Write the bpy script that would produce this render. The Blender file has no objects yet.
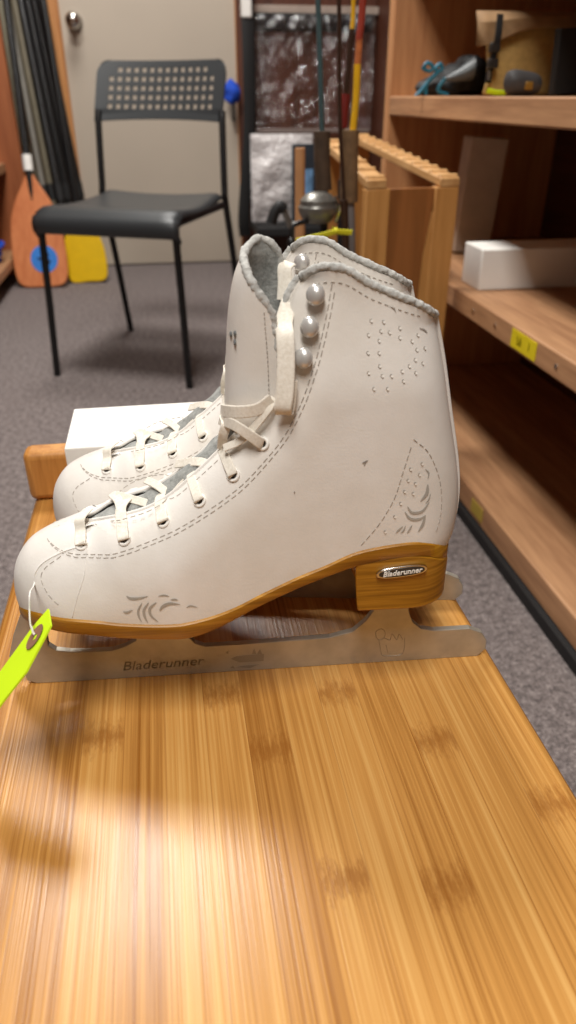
import bpy, bmesh, math, random
import numpy as np
from mathutils import Matrix, Vector, noise

random.seed(7)
SC = bpy.context.scene
COL = SC.collection
PI = math.pi

# ------------------------------------------------------------------ camera
F_PX = 730.0
PITCH = math.radians(29.7)
AZ = math.radians(9.3)
CAM_Z = 0.69
FW = np.array([math.sin(AZ)*math.cos(PITCH), math.cos(AZ)*math.cos(PITCH), -math.sin(PITCH)])
RT = np.array([math.cos(AZ), -math.sin(AZ), 0.0])
UP = np.cross(RT, FW)
CAM = np.array([0.0, 0.0, CAM_Z])
cam_data = bpy.data.cameras.new('camera')
cam = bpy.data.objects.new('camera', cam_data)
COL.objects.link(cam)
cam.matrix_world = Matrix(((RT[0], UP[0], -FW[0], CAM[0]), (RT[1], UP[1], -FW[1], CAM[1]),
                           (RT[2], UP[2], -FW[2], CAM[2]), (0, 0, 0, 1)))
cam_data.sensor_fit = 'VERTICAL'
cam_data.sensor_height = 36.0
cam_data.sensor_width = 20.25
cam_data.lens = 36.0*F_PX/1024.0
cam_data.clip_start = 0.01
cam_data.dof.use_dof = True
cam_data.dof.focus_distance = 0.40
cam_data.dof.aperture_fstop = 9.0
SC.camera = cam

# ------------------------------------------------------------------ light and exposure
SC.view_settings.view_transform = 'Standard'
SC.view_settings.look = 'None'
SC.view_settings.gamma = 1.0
SC.view_settings.use_curve_mapping = False
SC.view_settings.exposure = 0.0
W = bpy.data.worlds.new('world')
SC.world = W
W.use_nodes = True
W.node_tree.nodes['Background'].inputs[0].default_value = (1.0, 0.93, 0.85, 1)
W.node_tree.nodes['Background'].inputs[1].default_value = 0.01


def area(name, loc, sx, sy, power, color):
    d = bpy.data.lights.new(name, 'AREA')
    d.shape = 'RECTANGLE'
    d.size, d.size_y = sx, sy
    d.energy = power
    d.color = color
    o = bpy.data.objects.new(name, d)
    o.location = loc
    COL.objects.link(o)
    return o


LIGHT_COL = (1.0, 0.97, 0.925)
area('ceiling_light_front', (-0.23, 1.62, 2.38), 0.42, 0.5, 42, LIGHT_COL)
area('ceiling_light_rear', (-0.22, -0.55, 2.38), 0.4, 1.2, 50, LIGHT_COL)
area('ceiling_light_far', (-0.05, 2.75, 2.38), 0.5, 0.6, 26, LIGHT_COL)


# pixel helpers: where a ray of the photograph meets a plane of the room
def ray(px, py):
    return FW + RT*((px-288.0)/F_PX) + UP*((512.0-py)/F_PX)


def at_z(px, py, z):
    d = ray(px, py)
    return CAM + d*((z-CAM_Z)/d[2])


def at_y(px, py, y):
    d = ray(px, py)
    return CAM + d*(y/d[1])


def at_x(px, py, x):
    d = ray(px, py)
    return CAM + d*(x/d[0])


# ------------------------------------------------------------------ materials
def srgb(r, g, b):
    def f(c):
        c /= 255.0
        return c/12.92 if c <= 0.04045 else ((c+0.055)/1.055)**2.4
    return (f(r), f(g), f(b), 1.0)


class NT:
    def __init__(self, name):
        self.m = bpy.data.materials.new(name)
        self.m.use_nodes = True
        self.t = self.m.node_tree
        self.bsdf = self.t.nodes['Principled BSDF']
        self.out = self.t.nodes['Material Output']

    def n(self, typ, **kw):
        nd = self.t.nodes.new(typ)
        for k, v in kw.items():
            setattr(nd, k, v)
        return nd

    def l(self, a, b):
        self.t.links.new(a, b)

    def coord(self, scale=(1, 1, 1), rot=(0, 0, 0)):
        tc = self.n('ShaderNodeTexCoord')
        mp = self.n('ShaderNodeMapping')
        mp.inputs['Scale'].default_value = scale
        mp.inputs['Rotation'].default_value = rot
        self.l(tc.outputs['Object'], mp.inputs['Vector'])
        return mp.outputs['Vector']

    def math(self, op, a, b=None, c=None):
        nd = self.n('ShaderNodeMath', operation=op)
        for i, v in enumerate((a, b, c)):
            if v is None:
                continue
            if isinstance(v, (int, float)):
                nd.inputs[i].default_value = v
            else:
                self.l(v, nd.inputs[i])
        return nd.outputs[0]

    def noise(self, vec, scale, detail=3.0, rough=0.5):
        nd = self.n('ShaderNodeTexNoise')
        nd.inputs['Scale'].default_value = scale
        nd.inputs['Detail'].default_value = detail
        nd.inputs['Roughness'].default_value = rough
        if vec is not None:
            self.l(vec, nd.inputs['Vector'])
        return nd.outputs['Fac']

    def ramp(self, fac, stops):
        nd = self.n('ShaderNodeValToRGB')
        el = nd.color_ramp.elements
        while len(el) < len(stops):
            el.new(0.5)
        for e, (p, c) in zip(el, stops):
            e.position = p
            e.color = c
        self.l(fac, nd.inputs['Fac'])
        return nd.outputs['Color']

    def mix(self, fac, a, b, blend='MIX'):
        nd = self.n('ShaderNodeMix', data_type='RGBA', blend_type=blend)
        for s, v in ((nd.inputs['Factor'], fac), (nd.inputs['A'], a), (nd.inputs['B'], b)):
            if isinstance(v, (int, float, tuple)):
                s.default_value = v
            else:
                self.l(v, s)
        return nd.outputs['Result']

    def bump(self, h, strength, dist):
        nd = self.n('ShaderNodeBump')
        nd.inputs['Strength'].default_value = strength
        nd.inputs['Distance'].default_value = dist
        self.l(h, nd.inputs['Height'])
        self.l(nd.outputs['Normal'], self.bsdf.inputs['Normal'])

    def set(self, color=None, rough=None, metal=None, spec=None):
        i = self.bsdf.inputs
        for key, v in (('Base Color', color), ('Roughness', rough), ('Metallic', metal), ('Specular IOR Level', spec)):
            if v is None:
                continue
            if isinstance(v, (int, float, tuple)):
                i[key].default_value = v
            else:
                self.l(v, i[key])
        return self.m


def plain(name, rgb, rough=0.5, metal=0.0, spec=0.5, var=0.08, scale=30.0, bump=0.0):
    t = NT(name)
    c = srgb(*rgb)
    v = t.coord()
    nz = t.noise(v, scale)
    lo = tuple(x*(1-var) for x in c[:3]) + (1,)
    hi = tuple(min(1, x*(1+var)) for x in c[:3]) + (1,)
    col = t.ramp(nz, [(0.3, lo), (0.7, hi)])
    if bump:
        t.bump(nz, bump, 0.002)
    return t.set(col, rough, metal, spec)


def wood(name, dark, light, axis='y', rough=0.5, scale=1.0, bump=0.15):
    t = NT(name)
    s = {'x': (3, 40, 40), 'y': (40, 3, 40), 'z': (40, 40, 3)}[axis]
    v = t.coord(tuple(k*scale for k in s))
    a = t.noise(v, 1.0, 5.0, 0.6)
    v2 = t.coord(tuple(k*scale*4 for k in s))
    b = t.noise(v2, 1.0, 3.0, 0.6)
    f = t.math('ADD', t.math('MULTIPLY', a, 0.65), t.math('MULTIPLY', b, 0.35))
    col = t.ramp(f, [(0.36, srgb(*dark)), (0.64, srgb(*light))])
    t.bump(f, bump, 0.001)
    return t.set(col, rough)


# ------------------------------------------------------------------ mesh building
class MB:
    def __init__(self, world=False):
        self.v, self.f, self.m, self.world = [], [], [], world
        self.cur = 0

    def add(self, verts, faces, mat=None):
        o = len(self.v)
        self.v.extend([tuple(map(float, p)) for p in verts])
        for f in faces:
            self.f.append(tuple(i+o for i in f))
            self.m.append(self.cur if mat is None else mat)
        return o

    def box(self, lo, hi, mat=None, M=None):
        x0, y0, z0 = lo
        x1, y1, z1 = hi
        p = [(x0, y0, z0), (x1, y0, z0), (x1, y1, z0), (x0, y1, z0), (x0, y0, z1), (x1, y0, z1), (x1, y1, z1), (x0, y1, z1)]
        if M is not None:
            p = [tuple(M @ Vector(q)) for q in p]
        self.add(p, [(0, 3, 2, 1), (4, 5, 6, 7), (0, 1, 5, 4), (1, 2, 6, 5), (2, 3, 7, 6), (3, 0, 4, 7)], mat)

    def tube(self, pts, r, n=12, mat=None, cap=True, closed=False):
        pts = [Vector(p) for p in pts]
        k = len(pts)
        rad = r if hasattr(r, '__len__') else [r]*k
        rings = []
        nrm = None
        for i, p in enumerate(pts):
            if closed:
                d = pts[(i+1) % k] - pts[i-1]
            else:
                d = pts[min(i+1, k-1)] - pts[max(i-1, 0)]
            d.normalize()
            if nrm is None:
                nrm = d.orthogonal().normalized()
            else:
                nrm = (nrm - d*nrm.dot(d))
                nrm = nrm.normalized() if nrm.length > 1e-6 else d.orthogonal().normalized()
            b = d.cross(nrm)
            rings.append([p + (nrm*math.cos(2*PI*j/n) + b*math.sin(2*PI*j/n))*rad[i] for j in range(n)])
        vs = [q for rg in rings for q in rg]
        fs = []
        for i in range(k if closed else k-1):
            i2 = (i+1) % k
            for j in range(n):
                j2 = (j+1) % n
                fs.append((i*n+j, i*n+j2, i2*n+j2, i2*n+j))
        if cap and not closed:
            fs.append(tuple(range(n-1, -1, -1)))
            fs.append(tuple((k-1)*n+j for j in range(n)))
        self.add(vs, fs, mat)

    def ribbon(self, pts, width, thick, side, mat=None):
        """flat band along pts; side = width direction (one vector or one per point)"""
        pts = [Vector(p) for p in pts]
        k = len(pts)
        vs = []
        for i, p in enumerate(pts):
            d = (pts[min(i+1, k-1)] - pts[max(i-1, 0)]).normalized()
            s = Vector(side[i] if isinstance(side, list) else side)
            s = s - d*s.dot(d)
            s = s.normalized() if s.length > 1e-5 else d.orthogonal().normalized()
            u = d.cross(s)
            w = (width[i] if hasattr(width, '__len__') else width)/2
            h = thick/2
            for a, b in ((-1, -.4), (-.85, -1), (.85, -1), (1, -.4), (1, .4), (.85, 1), (-.85, 1), (-1, .4)):
                vs.append(p + s*(w*a) + u*(h*b))
        fs = []
        n = 8
        for i in range(k-1):
            for j in range(n):
                j2 = (j+1) % n
                fs.append((i*n+j, i*n+j2, (i+1)*n+j2, (i+1)*n+j))
        fs.append(tuple(range(n-1, -1, -1)))
        fs.append(tuple((k-1)*n+j for j in range(n)))
        self.add(vs, fs, mat)

    def ball(self, c, r, nu=16, nv=10, mat=None, M=None):
        rx, ry, rz = (r, r, r) if not hasattr(r, '__len__') else r
        vs = [(0, 0, rz)]
        for i in range(1, nv):
            th = PI*i/nv
            for j in range(nu):
                ph = 2*PI*j/nu
                vs.append((rx*math.sin(th)*math.cos(ph), ry*math.sin(th)*math.sin(ph), rz*math.cos(th)))
        vs.append((0, 0, -rz))
        fs = []
        for j in range(nu):
            j2 = (j+1) % nu
            fs.append((0, 1+j, 1+j2))
            for i in range(nv-2):
                a, b = 1+i*nu, 1+(i+1)*nu
                fs.append((a+j, b+j, b+j2, a+j2))
            fs.append((1+(nv-2)*nu+j2, 1+(nv-2)*nu+j, len(vs)-1))
        if M is not None:
            vs = [M @ Vector(q) for q in vs]
        self.add([Vector(q)+Vector(c) for q in vs], fs, mat)

    def prism(self, poly, fn, a, b, mat=None):
        """poly: 2D points; fn(u, v, w) -> 3D; extruded from w=a to w=b"""
        k = len(poly)
        vs = [fn(u, v, a) for u, v in poly] + [fn(u, v, b) for u, v in poly]
        fs = [tuple(range(k-1, -1, -1)), tuple(range(k, 2*k))]
        for i in range(k):
            j = (i+1) % k
            fs.append((i, j, k+j, k+i))
        self.add(vs, fs, mat)

    def loft(self, rings, mat=None, cap=True):
        n = len(rings[0])
        vs = [p for r in rings for p in r]
        fs = []
        for i in range(len(rings)-1):
            for j in range(n):
                j2 = (j+1) % n
                fs.append((i*n+j, i*n+j2, (i+1)*n+j2, (i+1)*n+j))
        if cap:
            fs.append(tuple(range(n-1, -1, -1)))
            fs.append(tuple((len(rings)-1)*n+j for j in range(n)))
        self.add(vs, fs, mat)

    def grid(self, P, mat=None, flip=False, skip=None):
        """P[i][j] -> 3D points"""
        r, c = len(P), len(P[0])
        fs = []
        for i in range(r-1):
            for j in range(c-1):
                if skip and skip(i, j):
                    continue
                q = (i*c+j, i*c+j+1, (i+1)*c+j+1, (i+1)*c+j)
                fs.append(q[::-1] if flip else q)
        self.add([p for row in P for p in row], fs, mat)


ROOTM = {}


def root_matrix(o):
    while o.parent:
        o = o.parent
    return ROOTM.get(o.name, Matrix.Identity(4))


def obj(name, mb, mats, parent=None, smooth=True, bevel=0.0, seg=2, weld=0.0, fix=True, angle=35, solid=0.0, sub=0):
    me = bpy.data.meshes.new(name)
    vs = mb.v
    if mb.world and parent is not None:
        inv = root_matrix(parent).inverted()
        vs = [tuple(inv @ Vector(p)) for p in vs]
    me.from_pydata(vs, [], mb.f)
    mats = mats if isinstance(mats, (list, tuple)) else [mats]
    for m in mats:
        me.materials.append(m)
    me.polygons.foreach_set('material_index', mb.m)
    if weld or fix:
        bm = bmesh.new()
        bm.from_mesh(me)
        if weld:
            bmesh.ops.remove_doubles(bm, verts=bm.verts, dist=weld)
        if fix:
            bmesh.ops.recalc_face_normals(bm, faces=bm.faces)
        bm.to_mesh(me)
        bm.free()
    me.polygons.foreach_set('use_smooth', [bool(smooth)]*len(me.polygons))
    if smooth:
        me.set_sharp_from_angle(angle=math.radians(angle))
    me.update()
    o = bpy.data.objects.new(name, me)
    COL.objects.link(o)
    if parent is not None:
        o.parent = parent
    if solid:
        md = o.modifiers.new('solid', 'SOLIDIFY')
        md.thickness = solid
        md.offset = 0
    if bevel:
        md = o.modifiers.new('bevel', 'BEVEL')
        md.width = bevel
        md.segments = seg
        md.limit_method = 'ANGLE'
        md.angle_limit = math.radians(40)
    if sub:
        md = o.modifiers.new('sub', 'SUBSURF')
        md.levels = md.render_levels = sub
    return o


def thing(name, label, cat, loc=(0, 0, 0), rz=0.0, group=None):
    o = bpy.data.objects.new(name, None)
    o.empty_display_size = 0.05
    COL.objects.link(o)
    o.location = loc
    o.rotation_euler = (0, 0, rz)
    ROOTM[o.name] = Matrix.Translation(Vector(loc)) @ Matrix.Rotation(rz, 4, 'Z')
    o['label'] = label
    o['category'] = cat
    if group:
        o['group'] = group
    return o


def tag(o, label, cat, group=None):
    o['label'] = label
    o['category'] = cat
    if group:
        o['group'] = group
    return o


def struct(name, mb, mat, parent=None, **kw):
    o = obj(name, mb, mat, parent, **kw)
    if parent is None:
        o['kind'] = 'structure'
    return o


def rebase(o, loc):
    """give a one-mesh thing its origin at loc"""
    o.data.transform(Matrix.Translation(-Vector(loc)))
    o.location = loc
    return o


def smooth_path(pts, n=8):
    """Catmull-Rom through pts"""
    p = [Vector(q) for q in pts]
    if len(p) < 3:
        return [p[0].lerp(p[-1], i/n) for i in range(n+1)]
    out = []
    for i in range(len(p)-1):
        a = p[i-1] if i else p[0]*2-p[1]
        b, c = p[i], p[i+1]
        d = p[i+2] if i+2 < len(p) else p[-1]*2-p[-2]
        for k in range(n):
            t = k/n
            out.append(0.5*((2*b) + (c-a)*t + (2*a-5*b+4*c-d)*t*t + (3*b-3*c+d-a)*t**3))
    out.append(p[-1])
    return out


def text_verts(body, bold=0.0, shear=0.0, depth=0.02):
    """letters of unit height as (verts, faces) in the xy plane, centred"""
    cu = bpy.data.curves.new('letters', 'FONT')
    cu.body = body
    cu.shear = shear
    cu.offset = bold
    cu.extrude = depth
    cu.resolution_u = 3
    cu.align_x = 'CENTER'
    cu.align_y = 'CENTER'
    o = bpy.data.objects.new('letters', cu)
    COL.objects.link(o)
    dg = bpy.context.evaluated_depsgraph_get()
    me = bpy.data.meshes.new_from_object(o.evaluated_get(dg))
    vs = [tuple(v.co) for v in me.vertices]
    fs = [tuple(p.vertices) for p in me.polygons]
    bpy.data.objects.remove(o)
    bpy.data.curves.remove(cu)
    bpy.data.meshes.remove(me)
    xs = [v[0] for v in vs]
    w = max(xs)-min(xs)
    return vs, fs, w


# ------------------------------------------------------------------ material library
M = {}


def make_bamboo():
    t = NT('bamboo')
    tc = t.n('ShaderNodeTexCoord')
    sep = t.n('ShaderNodeSeparateXYZ')
    t.l(tc.outputs['Object'], sep.inputs[0])
    X, Y = sep.outputs['X'], sep.outputs['Y']
    STRIP, X0 = 0.0212, BAMBOO_X0
    u = t.math('DIVIDE', t.math('SUBTRACT', X, X0), STRIP)
    idx = t.math('FLOOR', u)
    wn = t.n('ShaderNodeTexWhiteNoise', noise_dimensions='1D')
    t.l(idx, wn.inputs['W'])
    rnd = wn.outputs['Value']
    # long fibres
    comb = t.n('ShaderNodeCombineXYZ')
    t.l(t.math('MULTIPLY', X, 620.0), comb.inputs[0])
    t.l(t.math('ADD', t.math('MULTIPLY', Y, 5.0), t.math('MULTIPLY', rnd, 40.0)), comb.inputs[1])
    fib = t.noise(comb.outputs[0], 1.0, 3.0, 0.6)
    comb2 = t.n('ShaderNodeCombineXYZ')
    t.l(t.math('MULTIPLY', X, 150.0), comb2.inputs[0])
    t.l(t.math('ADD', t.math('MULTIPLY', Y, 2.5), t.math('MULTIPLY', rnd, 77.0)), comb2.inputs[1])
    fib2 = t.noise(comb2.outputs[0], 1.0, 2.0, 0.5)
    f = t.math('ADD', t.math('MULTIPLY', fib, 0.45), t.math('MULTIPLY', fib2, 0.35))
    f = t.math('ADD', f, t.math('MULTIPLY', rnd, 0.12))
    col = t.ramp(f, [(0.30, srgb(152, 98, 40)), (0.48, srgb(198, 143, 74)), (0.66, srgb(224, 178, 108))])
    # seams between strips
    fr = t.math('FRACT', u)
    seam = t.math('LESS_THAN', fr, 0.025)
    col = t.mix(t.math('MULTIPLY', seam, 0.35), col, srgb(140, 86, 34))
    # bamboo joints: dark feathery patches at single places along a strip
    cj = t.n('ShaderNodeCombineXYZ')
    t.l(t.math('MULTIPLY', X, 420.0), cj.inputs[0])
    t.l(t.math('MULTIPLY', Y, 110.0), cj.inputs[1])
    jag = t.noise(cj.outputs[0], 1.0, 3.0, 0.7)
    tot = None
    for (jx, jy) in BAMBOO_JOINTS:
        k = math.floor((jx-X0)/STRIP)
        on = t.math('COMPARE', idx, float(k), 0.4)
        dy = t.math('ABSOLUTE', t.math('SUBTRACT', Y, jy))
        dy = t.math('ADD', dy, t.math('MULTIPLY', t.math('SUBTRACT', jag, 0.5), 0.036))
        band = t.math('SUBTRACT', 1.0, t.math('MINIMUM', t.math('MAXIMUM', t.math('DIVIDE', dy, 0.0115), 0.0), 1.0))
        term = t.math('MULTIPLY', on, band)
        tot = term if tot is None else t.math('MAXIMUM', tot, term)
    col = t.mix(t.math('MULTIPLY', tot, 0.6), col, srgb(142, 86, 32))
    t.bump(t.math('ADD', fib, t.math('MULTIPLY', tot, 0.4)), 0.25, 0.0006)
    rgh = t.math('ADD', t.math('MULTIPLY', fib2, 0.12), 0.23)
    return t.set(col, rgh, spec=0.36)


BAMBOO_JOINTS = [tuple(at_z(px, py, 0.40)[:2]) for px, py in
                 ((103, 738), (283, 747), (228, 694), (345, 691), (452, 738), (362, 877), (470, 882), (541, 806))]
BAMBOO_JOINTS = [(x-0.025, y-0.30) for x, y in BAMBOO_JOINTS]     # in the stool's own frame
BAMBOO_X0 = BAMBOO_JOINTS[0][0] - 0.0106
M['bamboo'] = make_bamboo()
M['bamboo_end'] = wood('bamboo_end', (172, 112, 50), (206, 146, 76), 'z', 0.4, 2.0)


def make_carpet():
    t = NT('carpet')
    v = t.coord()
    a = t.noise(v, 260.0, 2.0, 0.7)
    b = t.noise(v, 90.0, 2.0, 0.6)
    c = t.noise(v, 3.0, 2.0, 0.5)
    f = t.math('ADD', t.math('MULTIPLY', a, 0.55), t.math('MULTIPLY', b, 0.45))
    col = t.ramp(f, [(0.34, srgb(74, 69, 69)), (0.5, srgb(119, 110, 108)), (0.66, srgb(166, 156, 153))])
    col = t.mix(t.math('MULTIPLY', c, 0.25), col, srgb(98, 88, 84))
    t.bump(f, 0.6, 0.004)
    return t.set(col, 0.95, spec=0.1)


M['carpet'] = make_carpet()


def make_leather():
    t = NT('white_leather')
    v = t.coord()
    fine = t.noise(v, 900.0, 2.0, 0.5)
    big = t.noise(v, 22.0, 4.0, 0.6)
    sc = t.noise(t.coord((30, 60, 90)), 1.0, 4.0, 0.7)
    col = t.ramp(big, [(0.35, srgb(223, 217, 208)), (0.65, srgb(234, 230, 224))])
    st = t.ramp(sc, [(0.66, (0, 0, 0, 1)), (0.78, (1, 1, 1, 1))])
    col = t.mix(t.math('MULTIPLY', st, 0.35), col, srgb(205, 182, 140))
    h = t.math('ADD', t.math('MULTIPLY', fine, 0.3), t.math('MULTIPLY', big, 1.0))
    t.bump(h, 0.10, 0.003)
    return t.set(col, 0.42, spec=0.4)


M['leather'] = make_leather()
M['stitch'] = plain('stitch_thread', (172, 164, 154), 0.8, var=0.1, scale=300)
M['hole'] = plain('dot_highlight_eyelet', (240, 237, 230), 0.6)  # pale highlight painted on each leather dot, also the eyelet rings
M['silver_print'] = plain('silver_print', (172, 168, 160), 0.45, 0.1)
M['thread_scuff'] = plain('scuff', (150, 142, 134), 0.7)


def make_fleece(name, lo, hi):
    t = NT(name)
    v = t.coord()
    a = t.noise(v, 420.0, 3.0, 0.7)
    b = t.noise(v, 120.0, 3.0, 0.6)
    f = t.math('ADD', t.math('MULTIPLY', a, 0.5), t.math('MULTIPLY', b, 0.5))
    col = t.ramp(f, [(0.30, srgb(*lo)), (0.66, srgb(*hi))])
    t.bump(f, 0.5, 0.002)
    return t.set(col, 0.95, spec=0.1)


M['fleece'] = make_fleece('pale_fleece', (156, 156, 152), (204, 203, 198))
M['fleece_grey'] = make_fleece('grey_fleece', (120, 122, 119), (176, 177, 173))


def make_lace():
    t = NT('lace_cotton')
    v = t.coord()
    w = t.noise(v, 700.0, 2.0, 0.6)
    col = t.ramp(w, [(0.3, srgb(222, 214, 199)), (0.7, srgb(238, 232, 220))])
    t.bump(w, 0.2, 0.0006)
    return t.set(col, 0.85, spec=0.2)


M['lace'] = make_lace()


def make_sole():
    t = NT('stacked_sole')
    v = t.coord((18, 18, 420), (0, 0.06, 0))
    a = t.noise(v, 1.0, 3.0, 0.55)
    col = t.ramp(a, [(0.34, srgb(136, 90, 12)), (0.52, srgb(166, 114, 24)), (0.70, srgb(190, 138, 46))])
    t.bump(a, 0.15, 0.0006)
    return t.set(col, 0.38, spec=0.5)


M['sole'] = make_sole()


def make_steel():
    t = NT('blade_steel')
    v = t.coord((4, 60, 500))
    a = t.noise(v, 1.0, 3.0, 0.6)
    b = t.noise(t.coord(), 60.0, 3.0, 0.6)
    col = t.ramp(b, [(0.35, srgb(178, 172, 158)), (0.65, srgb(196, 190, 176))])
    rg = t.math('ADD', t.math('MULTIPLY', a, 0.15), 0.34)
    t.bump(a, 0.06, 0.0005)
    return t.set(col, rg, 0.55)


M['steel'] = make_steel()
M['chrome'] = plain('polished_nickel', (205, 203, 198), 0.18, 1.0, var=0.03)
M['pearl'] = plain('silver_stud', (206, 204, 200), 0.28, 0.45, var=0.03)
M['dark_plate'] = plain('dark_plate', (62, 58, 54), 0.3, 0.4)
M['worn_print'] = plain('worn_print', (104, 106, 106), 0.6)
M['white_ink'] = plain('white_ink', (240, 238, 232), 0.5)
M['dark_ink'] = plain('dark_ink', (156, 149, 134), 0.5, 0.5)
M['etch'] = plain('etched_line', (162, 154, 139), 0.5, 0.55)
M['neon'] = plain('neon_card', (206, 240, 10), 0.7, var=0.03)
M['ring_paper'] = plain('reinforcement_paper', (140, 100, 74), 0.8)
M['string'] = plain('white_string', (235, 232, 226), 0.8)
M['carton_white'] = plain('white_card', (238, 236, 230), 0.6, var=0.02)
M['black_plastic'] = plain('black_plastic', (46, 49, 51), 0.42, var=0.06, bump=0.05, scale=200)
M['black_metal'] = plain('black_metal', (22, 22, 23), 0.35, 0.2)
M['black_rubber'] = plain('black_rubber', (17, 17, 18), 0.65)
M['pole_black'] = plain('pole_black', (30, 30, 31), 0.3, 0.2, var=0.1)
M['pole_grey'] = plain('pole_grey', (112, 108, 100), 0.4, 0.1, var=0.1)
M['pole_olive'] = plain('pole_olive', (104, 96, 78), 0.5, 0.0, var=0.1)
M['orange'] = wood('orange_blade', (196, 110, 62), (218, 136, 84), 'z', 0.5, 0.5, 0.05)
M['yellow'] = plain('yellow_plastic', (226, 184, 0), 0.4, var=0.05)
M['blue'] = plain('blue_sticker', (52, 128, 214), 0.5)
M['blue_cloth'] = plain('blue_cloth', (24, 74, 190), 0.8, var=0.15, scale=60, bump=0.4)
M['door_paint'] = plain('door_paint', (186, 174, 158), 0.55, var=0.03, scale=4)
M['wall_paint'] = plain('wall_paint', (196, 190, 164), 0.7, var=0.03, scale=5)
M['dim_wall'] = plain('dim_wall', (104, 94, 80), 0.8)
M['ceiling_paint'] = plain('ceiling_paint', (150, 146, 138), 0.9, var=0.02)
M['trim_wood'] = wood('trim_wood', (178, 118, 66), (206, 146, 90), 'z', 0.45)
M['panel_wood'] = wood('dark_panelling', (66, 34, 22), (96, 54, 36), 'z', 0.5, 0.6)
M['shelf_wood'] = wood('shelf_wood_y', (154, 110, 76), (188, 142, 102), 'y', 0.55, 0.7)
M['shelf_wood_x'] = wood('shelf_wood_x', (172, 116, 74), (200, 146, 98), 'z', 0.55, 0.5)
M['shelf_back_shaded'] = wood('shelf_back_shaded', (72, 38, 18), (92, 52, 28), 'y', 0.6, 0.5)  # shelf wood darkened so its colour carries the shade deep in the bays
M['left_shelf'] = wood('left_shelf', (150, 84, 48), (176, 106, 64), 'z', 0.5, 0.5)
M['rack_wood'] = wood('rack_wood', (176, 122, 62), (204, 150, 86), 'z', 0.5, 0.6)
M['rack_slat'] = wood('rack_slat', (186, 138, 84), (214, 170, 116), 'y', 0.5, 0.6)
M['rack_panel'] = wood('rack_panel', (124, 76, 34), (152, 96, 48), 'z', 0.5, 0.5)
M['label_yellow'] = plain('label_yellow', (222, 200, 16), 0.6, var=0.04)
M['label_ink'] = plain('label_ink', (176, 156, 12), 0.6)
M['canvas'] = plain('tan_canvas', (176, 142, 82), 0.85, var=0.12, scale=120, bump=0.3)
M['canvas_flap'] = plain('tan_flap', (140, 108, 72), 0.8, var=0.1, scale=80, bump=0.2)
M['teal'] = plain('teal_strap', (24, 108, 134), 0.5)
M['fin_grey'] = plain('fin_grey', (74, 80, 82), 0.4)
M['silver_film'] = None
M['cork'] = plain('old_cork', (116, 88, 58), 0.8, var=0.3, scale=60, bump=0.5)
M['cork_dark'] = plain('dark_cork', (72, 54, 38), 0.8, var=0.3, scale=60, bump=0.5)
M['rod_teal'] = plain('rod_teal', (64, 86, 88), 0.4)
M['rod_brown'] = plain('rod_brown', (52, 32, 20), 0.4)
M['rod_yellow'] = plain('rod_yellow', (224, 172, 24), 0.4)
M['rod_red'] = plain('rod_red', (146, 52, 36), 0.4)
M['rod_grey'] = plain('rod_grey', (116, 110, 108), 0.45)
M['reel_grey'] = plain('reel_grey', (120, 118, 112), 0.35, 0.6)
M['tan_wood'] = plain('tan_wood', (190, 138, 92), 0.6)
M['print_dark'] = plain('booklet_dark', (46, 54, 62), 0.3)
M['print_blue'] = plain('booklet_blue', (110, 150, 190), 0.3, var=0.5, scale=25)


def make_clear():
    t = NT('clear_plastic')
    v = t.coord((9, 9, 14))
    a = t.noise(v, 1.0, 4.0, 0.6)
    t.bump(a, 1.0, 0.06)
    t.set((0.6, 0.57, 0.56, 1), 0.06)
    tr = t.n('ShaderNodeBsdfTransparent')
    mx = t.n('ShaderNodeMixShader')
    mx.inputs[0].default_value = 0.14
    gl = t.n('ShaderNodeBsdfGlossy')
    gl.inputs['Roughness'].default_value = 0.12
    t.l(t.bsdf.inputs['Normal'].links[0].from_socket, gl.inputs['Normal'])
    t.l(tr.outputs[0], mx.inputs[1])
    t.l(gl.outputs[0], mx.inputs[2])
    t.l(mx.outputs[0], t.out.inputs['Surface'])
    return t.m


def make_film():
    t = NT('crumpled_film')
    v = t.coord((7, 7, 9))
    a = t.noise(v, 1.0, 4.0, 0.6)
    t.bump(a, 1.0, 0.05)
    col = t.ramp(a, [(0.35, srgb(200, 195, 194)), (0.65, srgb(226, 222, 221))])
    return t.set(col, 0.25, spec=0.6)


M['clear'] = make_clear()
M['film'] = make_film()

# ------------------------------------------------------------------ the setting
XL, XR, YF, YB, ZC = -1.7, 0.97, -1.6, 3.60, 2.40
b = MB(); b.box((XL-.1, YF-.1, -.1), (XR+.1, YB+.35, 0)); struct('floor', b, M['carpet'], smooth=False)
b = MB(); b.box((XL-.1, YF-.1, ZC), (XR+.1, YB+.35, ZC+.1)); struct('ceiling', b, M['ceiling_paint'], smooth=False)
b = MB(); b.box((XL-.1, YF-.1, 0), (XL, YB+.1, ZC)); struct('wall_left', b, M['panel_wood'], smooth=False)
b = MB(); b.box((XR, YF-.1, 0), (XR+.1, YB+.1, ZC)); struct('wall_right', b, M['panel_wood'], smooth=False)
b = MB(); b.box((XL, YF-.1, 0), (XR, YF, ZC)); struct('wall_front', b, M['dim_wall'], smooth=False)
b = MB()
b.box((XL, YB, 0), (-.375, YB+.1, ZC)); b.box((-.375, YB, 2.03), (.40, YB+.1, ZC))
struct('wall_back', b, M['wall_paint'], smooth=False)
b = MB(); b.box((.40, YB, 0), (XR, YB+.1, ZC))
for k in range(5):
    b.box((.40+.115*k, YB-.004, 0), (.505+.115*k, YB, ZC))
struct('wall_panelled', b, M['panel_wood'], smooth=False, bevel=.002)
b = MB(); b.box((-.335, YB+.012, .006), (.372, YB+.052, 2.0))
door = struct('door_1', b, M['door_paint'], smooth=False, bevel=.002)
kc = at_y(73, 20, YB-.055)
b = MB()
b.tube([(kc[0], YB+.012, kc[2]), (kc[0], YB+.004, kc[2])], .032, 24)
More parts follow.
